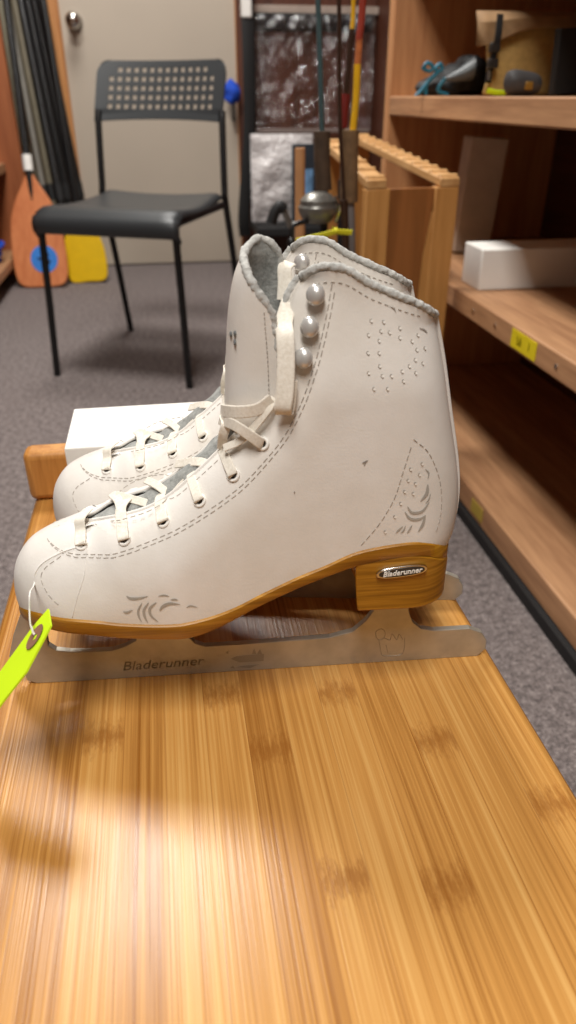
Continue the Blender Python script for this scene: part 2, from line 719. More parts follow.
b.tube([(kc[0], YB+.01, kc[2]), (kc[0], YB-.04, kc[2])], .012, 16)
b.ball((kc[0], YB-.055, kc[2]), (.030, .024, .030), 24, 14)
obj('door_knob', b, M['chrome'], door)
b = MB()
b.box((-.377, YB-.016, 0), (-.335, YB+.012, 2.04)); b.box((-.377, YB-.016, 2.0), (.40, YB+.012, 2.04))
b.box((-.335, YB, 0), (-.331, YB+.05, 2.0)); b.box((.368, YB, 0), (.372, YB+.05, 2.0))
struct('trim_1', b, M['trim_wood'], smooth=False, bevel=.004)
b = MB(); b.box((.372, YB-.012, 0), (.40, YB+.012, 2.0)); struct('trim_2', b, M['panel_wood'], smooth=False, bevel=.003)

# ------------------------------------------------------------------ bamboo stool
ZT = 0.40
st = thing('bamboo_stool', 'low bamboo stool with a raised end rail, carrying the white ice skates', 'stool', (0.025, 0.30, 0))
b = MB(True); b.box((-.122, .03, ZT-.022), (.1755, .575, ZT)); obj('top', b, M['bamboo'], st, bevel=.006, seg=3)
b = MB(True); b.box((-.124, .552, ZT), (.1775, .574, ZT+.043)); obj('end_rail', b, M['bamboo_end'], st, bevel=.006, seg=3)
for sx in (-.105, .135):
    for sy in (.06, .515):
        b = MB(True); b.box((sx, sy, 0), (sx+.026, sy+.034, ZT-.022)); obj('leg', b, M['bamboo_end'], st, bevel=.003)
for sx in (-.099, .141):
    b = MB(True); b.box((sx, .094, .16), (sx+.014, .515, .19)); obj('stretcher', b, M['bamboo_end'], st, bevel=.003)

# ------------------------------------------------------------------ skates
AX = np.array([-.083, .332, ZT]); BX = np.array([.172, .314, ZT])
TX = (BX-AX)/np.linalg.norm(BX-AX)
NX = np.array([-TX[1], TX[0], 0.0])


def loc(px, py, y0=0.0):
    """pixel -> (x, z) of the front skate in the plane y0 of its own frame"""
    d = ray(px, py)
    o = AX + NX*y0
    k = ((o-CAM) @ NX)/(d @ NX)
    p = CAM + d*k
    return float((p-AX) @ TX), float(p[2]-ZT)


def poly_px(pts, y0):
    return np.array([loc(px, py, (y0[i] if hasattr(y0, '__len__') else y0)) for i, (px, py) in enumerate(pts)])


def resample(P, n):
    P = np.asarray(P, float)
    q = np.array([list(v)[:2] for v in smooth_path([(a[0], a[1], 0) for a in P], 12)])
    s = np.concatenate([[0], np.cumsum(np.linalg.norm(np.diff(q, axis=0), axis=1))])
    t = np.linspace(0, s[-1], n)
    return np.stack([np.interp(t, s, q[:, 0]), np.interp(t, s, q[:, 1])], 1)


toe_px = [(20.7, 598), (16.5, 586), (15, 570), (18, 556), (28, 541.5), (45, 531), (62, 524), (76, 519)]
flap_px = [(88, 523.5), (105, 521), (125, 515), (150, 507), (172, 494), (194, 476), (218, 454), (238, 434),
           (260, 405), (273, 385), (280, 352), (287, 320), (294, 298), (304, 283)]
FRONT = np.concatenate([poly_px(toe_px, 0.0), poly_px(flap_px, [-.006] + [-.011]*13)])
front_g = np.array([0]*8 + [.10, .26] + [.33]*12)
COLLAR = poly_px([(304, 283), (316, 276), (333, 274), (350, 278), (370, 290), (395, 301), (420, 309), (434, 317)],
                 [-.011, -.016, -.019, -.02, -.02, -.02, -.012, 0])
BACK = poly_px([(445.5, 535), (452, 518), (456, 492), (455, 460), (448, 408), (441.5, 359), (434, 317)], 0.0)
SOLE = poly_px([(20.7, 598), (25, 603), (36, 609), (51, 613.5), (73, 619), (97, 622.5), (125, 625), (155, 625.5), (183, 622.5),
                (211, 616.5), (235, 608), (260, 596.5), (296, 578), (325, 566), (354, 554), (389, 547), (418, 541), (434, 538), (445.5, 535)],
               [0, -.012, -.022, -.028, -.034, -.037, -.038, -.038, -.037, -.036, -.035, -.034, -.030, -.028, -.027, -.027, -.024, -.016, 0])
SOLEB = poly_px([(24, 613), (36, 621), (52, 629), (73, 634), (97, 637.5), (140, 640), (188, 637.5), (219, 628), (254, 610), (289, 592), (324, 578), (352, 568.5)],
                [-.012, -.022, -.03, -.035, -.038, -.039, -.038, -.037, -.035, -.031, -.029, -.028])
NR = 90
FR = resample(FRONT, 220)
BK = resample(BACK, 120)
fs_src = np.concatenate([[0], np.cumsum(np.linalg.norm(np.diff(FRONT, axis=0), axis=1))])
fs = np.concatenate([[0], np.cumsum(np.linalg.norm(np.diff(FR, axis=0), axis=1))])
FRG = np.interp(fs/fs[-1], fs_src/fs_src[-1], front_g)


def wfoot(x):
    return np.interp(x, [-.01, .01, .03, .05, .08, .11, .14, .17, .2, .24],
                     [.029, .032, .0355, .0375, .0385, .035, .0305, .027, .0265, .0265])


def sstep(a, b, x):
    t = np.clip((x-a)/(b-a), 0, 1)
    return t*t*(3-2*t)


def near_line(x, z, P):
    """distance to a polyline and where along it (in samples) the nearest point lies"""
    d2 = (x[:, None]-P[None, :, 0])**2 + (z[:, None]-P[None, :, 1])**2
    i = d2.argmin(1)
    best = np.sqrt(d2[np.arange(len(x)), i])
    where = i.astype(float)
    for a, b_ in ((np.maximum(i-1, 0), np.maximum(i, 1)), (np.minimum(i, len(P)-2), np.minimum(i+1, len(P)-1))):
        ax, az, bx_, bz = P[a, 0], P[a, 1], P[b_, 0], P[b_, 1]
        vx, vz = bx_-ax, bz-az
        t = np.clip(((x-ax)*vx+(z-az)*vz)/np.maximum(vx*vx+vz*vz, 1e-12), 0, 1)
        dd = np.hypot(x-ax-vx*t, z-az-vz*t)
        m = dd < best
        best = np.where(m, dd, best)
        where = np.where(m, a+t, where)
    return best, where


def half(x, z):
    """half width of the boot at (x, z) of its side view"""
    x = np.atleast_1d(np.asarray(x, float)); z = np.atleast_1d(np.asarray(z, float))
    k = sstep(.065, .20, z)
    w = wfoot(x)*(1-k) + .0225*k - .0085*sstep(.17, .222, z)
    d, i = near_line(x, z, FR)
    g = np.interp(i, np.arange(len(FR)), FRG)
    r = np.interp(i, [0, 60, 100, 219], [.040, .042, .030, .022])
    q = np.clip(d/r, 0, 1)
    ff = g + (1-g)*np.power(1-np.power(1-q, 2.2), 1/2.0)
    q = np.clip(near_line(x, z, BK)[0]/.026, 0, 1)
    fb = np.sqrt(1-(1-q)**2)
    return w*ff*fb


def surf(px, py, lift=0.0):
    """point on the near side of the boot that this pixel of the photograph shows"""
    y0 = -.03
    for _ in range(12):
        x, z = loc(px, py, y0)
        y0 = 0.5*y0 - 0.5*(float(half(x, z)[0])+lift)
    return Vector((x, y0, z))


def surf_n(p):
    e = .001
    h0 = half([p[0]+e, p[0]-e, p[0], p[0]], [p[2], p[2], p[2]+e, p[2]-e])
    n = Vector((-(h0[0]-h0[1])/(2*e), -1.0, -(h0[2]-h0[3])/(2*e)))
    return n.normalized()


# rows of the boot, from the sole up to the collar
vv = np.linspace(0, 1, NR)
F_of_v = np.interp(vv, [0, .25, .40, .72, 1.0], [0, .21, .36, .74, 1.0])   # share of the front curve
B_of_v = np.interp(vv, [0, .25, .40, .72, 1.0], [0, .10, .20, .62, 1.0])
ft = np.linspace(0, 1, len(FR)); bt = np.linspace(0, 1, len(BK))
Fp = np.stack([np.interp(F_of_v, ft, FR[:, 0]), np.interp(F_of_v, ft, FR[:, 1])], 1)
Bp = np.stack([np.interp(B_of_v, bt, BK[:, 0]), np.interp(B_of_v, bt, BK[:, 1])], 1)
NC = 110
ss = (1-np.cos(PI*np.linspace(0, 1, NC)))/2
SR = resample(SOLE, 300); CR = resample(COLLAR, 200)


def by_x(P, x):
    o = np.argsort(P[:, 0])
    return np.interp(x, P[o, 0], P[o, 1])


GX = np.zeros((NR, NC)); GZ = np.zeros((NR, NC))
for i, v in enumerate(vv):
    x = Fp[i, 0] + (Bp[i, 0]-Fp[i, 0])*ss
    z = Fp[i, 1] + (Bp[i, 1]-Fp[i, 1])*ss
    x0 = Fp[0, 0] + (Bp[0, 0]-Fp[0, 0])*ss
    dz0 = by_x(SR, x0) - (Fp[0, 1] + (Bp[0, 1]-Fp[0, 1])*ss)
    x1 = Fp[-1, 0] + (Bp[-1, 0]-Fp[-1, 0])*ss
    dz1 = by_x(CR, x1) - (Fp[-1, 1] + (Bp[-1, 1]-Fp[-1, 1])*ss)
    z = z + dz0*(1-v)**3 + dz1*v**4
    GX[i], GZ[i] = x, z
GH = half(GX.ravel(), GZ.ravel()).reshape(NR, NC)
# a little tuck where the leather goes under to meet the sole
SOLE_W = None


def sole_top(x):
    return by_x(SR, x)


EYELETS = [(82, 544.5), (124.5, 539.5), (163.5, 521.5), (199.5, 500.5), (233, 475), (262.5, 443.5)]
HOOKS = [(316, 295), (310, 327), (304, 358)]


def dashes(mb, pts, mat, dash=.0026, gap=.0015, r=.00026, smooth=True):
    """a row of stitches lying on the near leather and mirrored on the far one"""
    P = [surf(*p) for p in pts]
    q = smooth_path(P, 14) if smooth else P
    s = [0.0]
    for i in range(1, len(q)):
        s.append(s[-1] + (q[i]-q[i-1]).length)
    pos = 0.0
    xs = [v[0] for v in q]; zs = [v[2] for v in q]
    while pos + dash < s[-1]:
        pr = []
        for t in (pos, pos+dash*.5, pos+dash):
            x = float(np.interp(t, s, xs)); z = float(np.interp(t, s, zs))
            pr.append((x, -float(half(x, z)[0])-.0001, z))
        for sg in (1, -1):
            mb.tube([(a, bb*sg, c) for a, bb, c in pr], r, 5, mat)
        pos += dash+gap


def disc_on(mb, px, py, r, mat, raise_=.00025, n=10):
    p = surf(px, py)
    nn = surf_n(p)
    a = nn.orthogonal().normalized(); c = nn.cross(a)
    for sg in (1, -1):
        vs = [p + nn*raise_ + (a*math.cos(2*PI*j/n)+c*math.sin(2*PI*j/n))*r for j in range(n)] + [p + nn*(raise_-.0004)]
        vs = [(v[0], v[1]*sg, v[2]) for v in vs]
        fsx = [tuple(range(n))]
        mb.add(vs, fsx, mat)


def leaf_on(mb, pts, w, mat, lift=.0003):
    """tapering printed stroke on the leather along a pixel path"""
    P = smooth_path([(p[0], p[1], 0) for p in pts], 6)
    n = len(P)
    left, right = [], []
    for i, p in enumerate(P):
        d = (P[min(i+1, n-1)]-P[max(i-1, 0)]).normalized()
        ww = w*math.sin(PI*min(.98, .08+.9*i/(n-1)))**.8
        for lst, sg in ((left, 1), (right, -1)):
            q = surf(p[0]-d[1]*ww*sg, p[1]+d[0]*ww*sg)
            lst.append(q + surf_n(q)*lift)
    for sg in (1, -1):
        vs = [(v[0], v[1]*sg, v[2]) for v in left+right]
        mb.add(vs, [(i, i+1, n+i+1, n+i) for i in range(n-1)], mat)


def rough_tube(mb, pts, r, amp, mat=None, n=10, seed=0.0, freq=260):
    """fleecy roll: a tube with a woolly surface"""
    o = len(mb.v)
    mb.tube(pts, r, n, mat)
    for i in range(o, len(mb.v)):
        p = Vector(mb.v[i])
        d = noise.noise_vector(p*freq + Vector((seed, 3, 7)))
        mb.v[i] = tuple(p + d*amp)


def sag(sg, x, z):
    """the far wall of the empty boot has slumped a little lower at the collar"""
    if sg < 0:
        return z
    return z - .0085*float(sstep(.13, .215, z))*float(1-sstep(.19, .206, x))


def build_skate(root, lean=0.0, drop=0.0):
    # ---- upper
    b = MB()
    for sg, flip in ((-1, False), (1, True)):
        P = [[(GX[i, j], sg*GH[i, j], sag(sg, GX[i, j], GZ[i, j])) for j in range(NC)] for i in range(NR)]
        b.grid(P, 0, flip)
    # stitching
    line = [(47.5, 538.5), (53, 546), (65, 554), (87, 557.5), (113, 557.5), (143, 548), (174, 535), (208, 515), (243, 489), (271, 459),
            (290, 434), (304, 406), (314, 379), (322, 352), (331, 312), (336, 283)]
    dashes(b, line, 1)
    dashes(b, [(x-2.0, y-3.2) for x, y in line[1:9]] + [(x-3.6, y-1.2) for x, y in line[9:]], 1)
    dashes(b, [(61, 556), (46, 567), (41, 577), (45, 589), (53, 600), (63, 608)], 1)
    dashes(b, [(361, 545), (379, 524), (394, 499), (403, 472), (413.5, 439)], 1)
    dashes(b, [(413.5, 439), (428, 452), (438, 474), (441.5, 496), (440, 518), (435, 534)], 1)
    dashes(b, [(110, 523.5), (126, 519), (150, 511), (173, 498), (196, 480), (220, 458), (240, 438), (262, 410), (270, 399)], 1)
    dashes(b, [(310, 288), (320, 283), (336, 282), (350, 286), (370, 298), (395, 308), (420, 316)], 1, .0016, .0016, .00025)
    # dots in painted relief: grey shade disc under an offset pale highlight
    for zx, zy in ((118, 116), (165, 120), (108, 170), (155, 155), (187, 160), (226, 143), (226, 180), (148, 192), (294, 170), (272, 194),
                   (106, 238), (148, 238), (320, 220), (290, 226), (312, 277), (284, 264), (108, 314), (150, 288), (262, 288), (286, 314),
                   (160, 325), (195, 325), (235, 308), (240, 345), (128, 374), (180, 374)):
        px, py = 340+zx/3.792, 290+zy/3.792
        disc_on(b, px-.4, py-.4, .00062, 1, .0003)
        disc_on(b, px+.4, py+.5, .00058, 2, .0005)
    for zx, zy in ((395, 148), (388, 182), (377, 216), (365, 252), (347, 292), (318, 338), (430, 132), (422, 165), (410, 192), (403, 222)):
        px, py = 280+zx/3.03, 420+zy/3.03
        disc_on(b, px-.4, py-.4, .00062, 1, .0003)
        disc_on(b, px+.4, py+.5, .00058, 2, .0005)
    # silver flourishes, heel and forefoot
    hq = lambda pts: [(280+x/3.03, 420+y/3.03) for x, y in pts]
    for pts, w in (([(440, 148), (450, 160), (447, 178)], .7), ([(447, 195), (444, 222), (425, 246)], 1.6),
                   ([(386, 262), (400, 280), (430, 276), (452, 248)], 1.3), ([(378, 278), (394, 298), (420, 300), (442, 288)], 1.3),
                   ([(440, 288), (432, 316), (418, 338)], 1.4), ([(372, 322), (360, 332), (350, 342)], .9),
                   ([(400, 318), (392, 332), (384, 342)], .9), ([(380, 320), (374, 334), (364, 342)], .8),
                   ([(456, 222), (450, 240), (440, 252)], .6)):
        leaf_on(b, hq(pts), w, 3)
    tq = lambda pts: [(120+x/7.2, 585+y/7.2) for x, y in pts]
    for pts, w in (([(48, 78), (75, 95), (130, 95), (205, 78)], 1.3), ([(25, 192), (50, 195), (92, 178)], 1.1),
                   ([(158, 128), (132, 180), (136, 225), (158, 266)], 1.0), ([(205, 126), (172, 180), (180, 230), (200, 268)], 1.3),
                   ([(262, 124), (216, 165), (222, 215), (275, 264)], 1.3), ([(285, 182), (310, 152), (360, 132), (435, 138)], 1.5),
                   ([(275, 78), (320, 72), (355, 80)], .7), ([(365, 105), (395, 102), (418, 106)], .8),
                   ([(478, 160), (510, 148), (560, 160)], .7)):
        leaf_on(b, tq(pts), w, 3)
    # small scuffs
    for pts, w in (([(362, 463), (365, 462), (368, 460)], .9), ([(364, 466), (365, 463), (366, 460)], .5), ([(294, 491), (294.5, 492.5), (295, 493)], .7),
                   ([(389, 306), (394, 309), (396, 313)], .4), ([(419, 328), (424, 330), (427, 333)], .8)):
        leaf_on(b, pts, w, 4)
    upper = obj('upper', b, [M['leather'], M['stitch'], M['hole'], M['silver_print'], M['thread_scuff']], root, weld=0, fix=False)
    # binding along the lacing edge and down the back seam
    for sg in (-1, 1):
        b = MB()
        b.tube([(x, sg*(h-.0004), z) for x, h, z in zip(GX[8:, 0], GH[8:, 0], GZ[8:, 0]) if x > .034], .0011, 8)
        obj('binding', b, M['leather'], root)
    b = MB()
    b.tube([(x+.0004, 0, z) for x, z in zip(GX[3:, -1], GZ[3:, -1])], .0016, 8)
    obj('back_seam', b, M['leather'], root)
    # ---- lining
    b = MB()
    for sg, flip in ((-1, True), (1, False)):
        P = []
        i0 = int(np.argmax(Fp[:, 0] > .060))
        for i in range(i0, NR):
            P.append([(GX[i, j], sg*max(.0005, GH[i, j]-.0035), sag(sg, GX[i, j], GZ[i, j])) for j in range(2, NC-3)])
        b.grid(P, 0, flip, lambda i, j: GH[i+i0, j+2] < .0045)
    obj('lining', b, M['fleece_grey'], root, fix=False)
    # ---- fleecy collar roll, lying just above the leather edge
    b = MB()
    for sg in (-1, 1):
        pts = [(GX[-1, j], sg*max(.0012, GH[-1, j]-.0012), sag(sg, GX[-1, j], GZ[-1, j])+.0016) for j in range(0, NC, 2)]
        rough_tube(b, smooth_path(pts, 4), .0019, .0005, n=14, seed=sg, freq=560)
        pts = [(GX[i, 0]-.0012, sg*(GH[i, 0]-.0016), sag(sg, GX[i, 0], GZ[i, 0])+.0006) for i in range(76, NR)]
        rough_tube(b, smooth_path(pts, 5), .0020, .00045, n=14, seed=sg+5, freq=560)
    obj('collar_roll', b, M['fleece'], root, fix=True, angle=80)

    # ---- tongue: grey padding down the forefoot, white leather leaf standing above the ankle
    b = MB()
    k0 = np.where(FR[:, 0] > .036)[0][0]
    mid = [k for k in range(k0, 220, 2) if FR[k, 1] < .175]
    P = []
    for k in mid:
        x, z = FR[k]
        tdir = FR[min(k+1, 219)]-FR[max(k-1, 0)]
        tdir = tdir/np.linalg.norm(tdir)
        nx, nz = -tdir[1], tdir[0]
        row = []
        edge = (k-k0)/40.0
        lift = .0040*min(1, edge)
        for a in np.linspace(-1, 1, 21):
            y = a*.0135
            up = lift*(1-a*a) - .006*a*a - .0022
            q = Vector((x+nx*up, y, z+nz*up))
            q += noise.noise_vector(q*130)*.0016
            row.append(tuple(q))
        P.append(row)
    b.grid(P, 0)
    obj('tongue_padding', b, M['fleece_grey'], root, solid=.002)

    b = MB()
    tl = poly_px([(228, 424), (224.5, 405), (226, 350), (228, 310), (233, 278), (240, 258)], 0.0)
    TL = resample(tl, 40)
    z0, z1 = TL[0, 1], TL[-1, 1]
    outer, inner = [], []
    A = np.linspace(-1, 1, 41)
    for k in range(40):
        v = k/39
        ro, ri = [], []
        for a in A:
            L = .0262 if a < 0 else .031
            depth = L*(1-math.cos(abs(a)*1.75))/(1-math.cos(1.75))*(.98 - .30*v*v*(1 if a < 0 else .5))
            y = .0185*math.sin(abs(a)*1.75)/math.sin(1.57)*(1 if a > 0 else -1)*(1-.12*v)
            top = z1 - drop + .0125*max(0, a) - .028*max(0, a-.42)**2*3 - .020*max(0, -a)**1.6
            z = z0 + (top-z0)*v
            xx = float(np.interp(z, TL[:, 1], TL[:, 0])) + depth + lean*v*v
            p = Vector((xx, y, z))
            ro.append(p)
            # inward
            ri.append(p + Vector((.003*math.cos(a*1.5), -.003*math.sin(a*1.5), 0)))
        outer.append(ro); inner.append(ri)
    b.grid(outer, 0)
    b.grid(inner, 1, True)
    tg = obj('tongue', b, [M['leather'], M['fleece_grey']], root, fix=False)
    b = MB()
    near = [outer[k][0].lerp(inner[k][0], .5) for k in range(8, 40)]
    topr = [outer[-1][j].lerp(inner[-1][j], .5) for j in range(41)]
    far = [outer[k][-1].lerp(inner[k][-1], .5) for k in range(39, 7, -1)]
    edge = near + topr[1:] + far[1:]
    # scalloped fleecy trim
    edge = smooth_path(edge, 3)
    rad = [.0019 + .0002*math.sin(i*.43) for i in range(len(edge))]
    rough_tube(b, edge, rad, .0005, n=14, seed=9, freq=520)
    obj('tongue_trim', b, M['fleece'], tg, angle=80)
    b = MB()
    # stitching inside the near edge of the leaf, and the worn printed mark at its front
    q = [outer[k][3] + Vector((0, -.0002, 0)) for k in range(12, 38)]
    qq = smooth_path(q, 3)
    for i in range(0, len(qq)-2, 4):
        b.tube(qq[i:i+3], .00025, 5, 0)
    pm = [outer[22][18], outer[26][18], outer[26][13], outer[22][14]]
    ctr = (outer[24][16])
    for s in range(3):
        b.ball(Vector(outer[23+s][13+(s % 2)*2]) + Vector((-.0001, -.0001, 0)), (.0007, .0024-.0005*s, .0014), 10, 6, 1)
    obj('printing', b, [M['stitch'], M['worn_print']], tg)

    # ---- sole
    xs = np.concatenate([np.linspace(SR[0, 0]+.0002, .02, 16), np.linspace(.022, .205, 60), np.linspace(.207, SR[-1, 0]-.0002, 14)])
    zt_ = sole_top(xs)
    SB = resample(SOLEB, 200)
    thick = np.interp(xs, SB[:, 0], zt_*0 + 1) if False else None
    zb_ = np.where(xs <= SB[-1, 0], by_x(SB, xs), 0)
    zb_ = np.where(xs > SB[-1, 0], zt_ - (sole_top(SB[-1, 0]) - SB[-1, 1]), zb_)
    zb_ = np.minimum(zb_, zt_-.004)
    hw = half(xs, zt_+.0006)
    hw = np.where(xs < .2, hw+.0012, hw+.0008)
    rings = []
    for x, zt1, zb1, w in zip(xs, zt_, zb_, hw):
        c = min(.0008, w*.3)
        rings.append([(x, -w+c, zb1), (x, w-c, zb1), (x, w, zb1+.0008), (x, w, zt1-.0002), (x, w-c*2, zt1+.0008), (x, -w+c*2, zt1+.0008), (x, -w, zt1-.0002), (x, -w, zb1+.0008)])
    b = MB(); b.loft(rings)
    obj('sole', b, M['sole'], root, angle=50)
    # ---- heel
    hx0 = loc(355.5, 568.5, -.028)[0]; hx0b = loc(358, 611, -.028)[0]
    zb0 = loc(362, 613, -.027)[1]; zb1 = loc(431, 601.5, -.02)[1]
    xe_t = SR[-1, 0]; xe_b = loc(438.5, 596, -.0)[0]
    rings = []
    for lv in np.linspace(0, 1, 9):
        xa = hx0 + (hx0b-hx0)*lv**1.5; xb = xe_t + (xe_b-xe_t)*lv
        xm = xb-.024
        t = np.linspace(0, 1, 24)
        side = [(xa+(xm-xa)*k, 1.0) for k in np.linspace(0, 1, 8)]
        arc = [(xm+(xb-xm)*math.sin(k*PI/2), math.cos(k*PI/2)**.8) for k in np.linspace(0, 1, 9)[1:]]
        prof = side + arc
        ring = []
        for sg in (-1, 1):
            seq = prof if sg == -1 else prof[-2::-1]
            for (x, w) in seq:
                zt1 = float(np.interp(x, xs, zb_))+.001
                zb2 = zb0 + (zb1-zb0)*(x-hx0)/(xe_b-hx0)
                ring.append((x, sg*w*(.0272-.0015*lv), zt1 + (zb2-zt1)*lv))
        # breast: scooped inward
        n_in = 7
        for k in range(1, n_in):
            y = .0272-.0015*lv
            yy = y - 2*y*k/n_in
            ring.append((xa + .004*(1-(yy/y)**2), yy, ring[0][2]))
        rings.append(ring)
    b = MB(); b.loft(rings)
    heel = obj('heel', b, M['sole'], root, bevel=.0012, angle=45)
    # name plate on the heel
    pc = loc(402, 572, -.0285); pe = loc(427, 568.7, -.0285); pl = loc(376, 575.5, -.0285)
    ang = math.atan2(pe[1]-pl[1], pe[0]-pl[0])
    Lh = math.hypot(pe[0]-pl[0], pe[1]-pl[1])/2
    Hh = Lh*.25

    def plate_map(u, v, w):
        return (pc[0]+u*math.cos(ang)-v*math.sin(ang), w, pc[1]+u*math.sin(ang)+v*math.cos(ang))
    oval = [(Lh*math.copysign(abs(math.cos(a))**.7, math.cos(a)), Hh*math.copysign(abs(math.sin(a))**.8, math.sin(a))) for a in np.linspace(0, 2*PI, 40, endpoint=False)]
    b = MB(); b.prism(oval, plate_map, -.0255, -.0285)
    b2 = [(u*.9, v*.78) for u, v in oval]
    b.prism(b2, plate_map, -.0280, -.0288, 1)
    plate = obj('name_plate', b, [M['chrome'], M['dark_plate']], heel, bevel=.0003)
    vs, fsx, w = text_verts('Bladerunner', .018, .25, .03)
    k = 1.55*Lh/w
    b = MB(); b.add([plate_map(v[0]*k, v[1]*k*1.05, -.0289-v[2]*.006) for v in vs], fsx)
    b.v = [tuple(v) for v in b.v]
    obj('lettering', b, M['white_ink'], heel, smooth=False)
    # ---- blade
    bl = [(9, 657), (11, 668), (16, 667), (18, 675), (24, 673), (27, 681), (36, 679), (70, 682), (240, 676.5), (400, 660), (478, 653), (486, 649), (487, 641), (482, 633),
          (470, 629), (434, 631), (421, 629), (412.5, 622), (409, 611), (409, 594), (374, 600), (374, 611), (366, 621.5), (353, 632), (330, 638),
          (240, 645), (205, 647), (195, 644), (188, 637), (187, 620), (137, 626), (136, 641), (125, 647), (112, 651), (90, 652.5), (70, 652.5), (56, 651),
          (48, 646), (46, 636), (46, 610), (24, 604), (19, 618), (13, 636)]
    pts = poly_px(bl, -.0022)
    pts[:, 1] = np.maximum(pts[:, 1], 0.0)
    for k_ in range(6, 11):
        pts[k_, 1] = 0.0003*(k_ == 6)
    b = MB(); b.prism([tuple(p) for p in pts], lambda u, v, w: (u, w, v), -.0019, .0019)
    # mounting plates that screw to the sole and heel
    for x0, x1, wd in ((loc(48, 640, 0)[0], loc(185, 640, 0)[0], .017), (loc(374, 606, 0)[0], loc(409, 606, 0)[0], .013)):
        xx = np.linspace(x0, x1, 14)
        if x0 < .12:
            zz = np.interp(xx, xs, zb_)
        else:
            zz = zb0 + (zb1-zb0)*(xx-hx0)/(xe_b-hx0)
        b.loft([[(x, -wd, z-.0016), (x, wd, z-.0016), (x, wd, z+.0004), (x, -wd, z+.0004)] for x, z in zip(xx, zz)])
    blade = obj('blade', b, M['steel'], root, smooth=False, bevel=.0004, seg=2)
    vs, fsx, w = text_verts('Bladerunner', 0, .3, .03)
    a0 = loc(121, 667, -.002); a1 = loc(203, 661, -.002)
    k = math.hypot(a1[0]-a0[0], a1[1]-a0[1])/w
    ang2 = math.atan2(a1[1]-a0[1], a1[0]-a0[0])
    cx, cz = (a0[0]+a1[0])/2, (a0[1]+a1[1])/2
    b = MB()
    b.add([(cx+k*(v[0]*math.cos(ang2)-v[1]*math.sin(ang2)), -.00195-abs(v[2])*.002, cz+k*(v[0]*math.sin(ang2)+v[1]*math.cos(ang2))) for v in vs], fsx)
    # worn print of a small sailing crest
    for poly in ([(231, 659), (236, 656.5), (243, 655.5), (264, 654), (263.5, 661), (240, 662.5)], [(236, 667), (248, 665), (259, 664.5), (250, 668)],
                 [(252, 654), (254, 648.5), (256.5, 654)], [(257, 654), (260, 649), (262, 654)], [(230, 668), (233, 665.5), (235, 668.5)], [(226, 653), (228, 651), (228.5, 654)]):
        q = poly_px(poly, -.002)
        b.prism([tuple(p) for p in q], lambda u, v, w: (u, w, v), -.0018, -.00205)
    obj('lettering', b, M['dark_ink'], blade, smooth=False)
    b = MB()
    for pth in ([(376, 637), (376, 632), (381, 629), (385, 632), (384, 638), (379, 640), (376, 637)], [(379, 640), (381, 652), (384, 656), (400, 655), (404, 650), (405, 638)],
                [(384, 638), (390, 640), (392, 634), (397, 640), (399, 634), (403, 640)], [(386, 645), (388, 653)]):
        q = poly_px(pth, -.002)
        b.tube(smooth_path([(p[0], -.0019, p[1]) for p in q], 5), .0002, 6)
    obj('emblem', b, M['etch'], blade)
    # ---- eyelets and hooks, both sides
    for sg in (1, -1):
        for e in EYELETS:
            p = surf(*e); n_ = surf_n(p)
            a = n_.orthogonal().normalized(); c = n_.cross(a)
            b = MB()
            ring = [p + n_*.0003 + (a*math.cos(t)+c*math.sin(t))*.0026 for t in np.linspace(0, 2*PI, 20, endpoint=False)]
            b.tube(ring, .0008, 8, 0, closed=True)
            b.add([p + n_*.0002 + (a*math.cos(t)+c*math.sin(t))*.0022 for t in np.linspace(0, 2*PI, 16, endpoint=False)], [tuple(range(16))], 1)
            b.v = [(v[0], v[1]*sg, v[2]) for v in b.v]
            obj('eyelet', b, [M['chrome'] if False else M['hole'], M['dark_plate']], root)
        for h_ in HOOKS:
            p = surf(*h_, .003); n_ = surf_n(p)
            b = MB()
            b.tube([p - n_*.004, p + n_*.001], .0022, 12)
            Rm = n_.to_track_quat('Z', 'Y').to_matrix()
            b.ball(p + n_*.001, (.0042, .0046, .0030), 18, 12, M=Rm)
            b.v = [(v[0], v[1]*sg, v[2]) for v in b.v]
            obj('hook', b, M['pearl'], root)
    # ---- laces
    b = MB()

    def lp(px, py, y0):
        x, z = loc(px, py, y0)
        return Vector((x, y0, z))

    def band(path, w=.0048, thick=.0010, side=None):
        P = smooth_path(path, 8)
        if side is None:
            side = []
            for i in range(len(P)):
                d = (P[min(i+1, len(P)-1)]-P[max(i-1, 0)]).normalized()
                s_ = d.cross(Vector((.1, -.75, .65)))
                side.append(tuple(s_))
        b.ribbon(P, w, thick, side)
    nearE = [surf(*e, .0004) for e in EYELETS]
    out = []
    for e, p in zip(EYELETS, nearE):
        out.append(p)
    # every eyelet: out of the hole, over the flap edge and into the gap
    tops = [(80, 519), (121, 508), (160, 497), (191, 474), (222, 446), (226, 424)]
    for i, (p, tp) in enumerate(zip(nearE, tops)):
        if i < 5:
            m = surf((EYELETS[i][0]+tp[0])/2-1, (EYELETS[i][1]+tp[1])/2, .0014)
            e_ = lp(tp[0], tp[1], -.007)
            band([p + Vector((0, .0015, 0)), p + Vector((-.0004, -.0014, .0016)), m, e_, e_ + Vector((.003, .008, .001))], .0058 if i < 3 else .0050, side=tuple((nearE[i+1]-nearE[max(0, i-1)]).normalized()))
    # crossings over the gap
    band([lp(121, 510, -.008), lp(118, 500, -.001), lp(112, 494, .008)], .0045)
    band([lp(160, 508, -.010), lp(142, 502, -.004), lp(116, 495, .004)], .0042)
    band([lp(172, 497, -.008), lp(158, 486, -.001), lp(146, 480, .007)], .0042)
    band([lp(168, 503, -.010), lp(180, 488, -.008), lp(192, 476, -.006)], .0042)
    band([lp(214, 470, -.010), lp(200, 462, -.006), lp(176, 464, .006)], .0046)
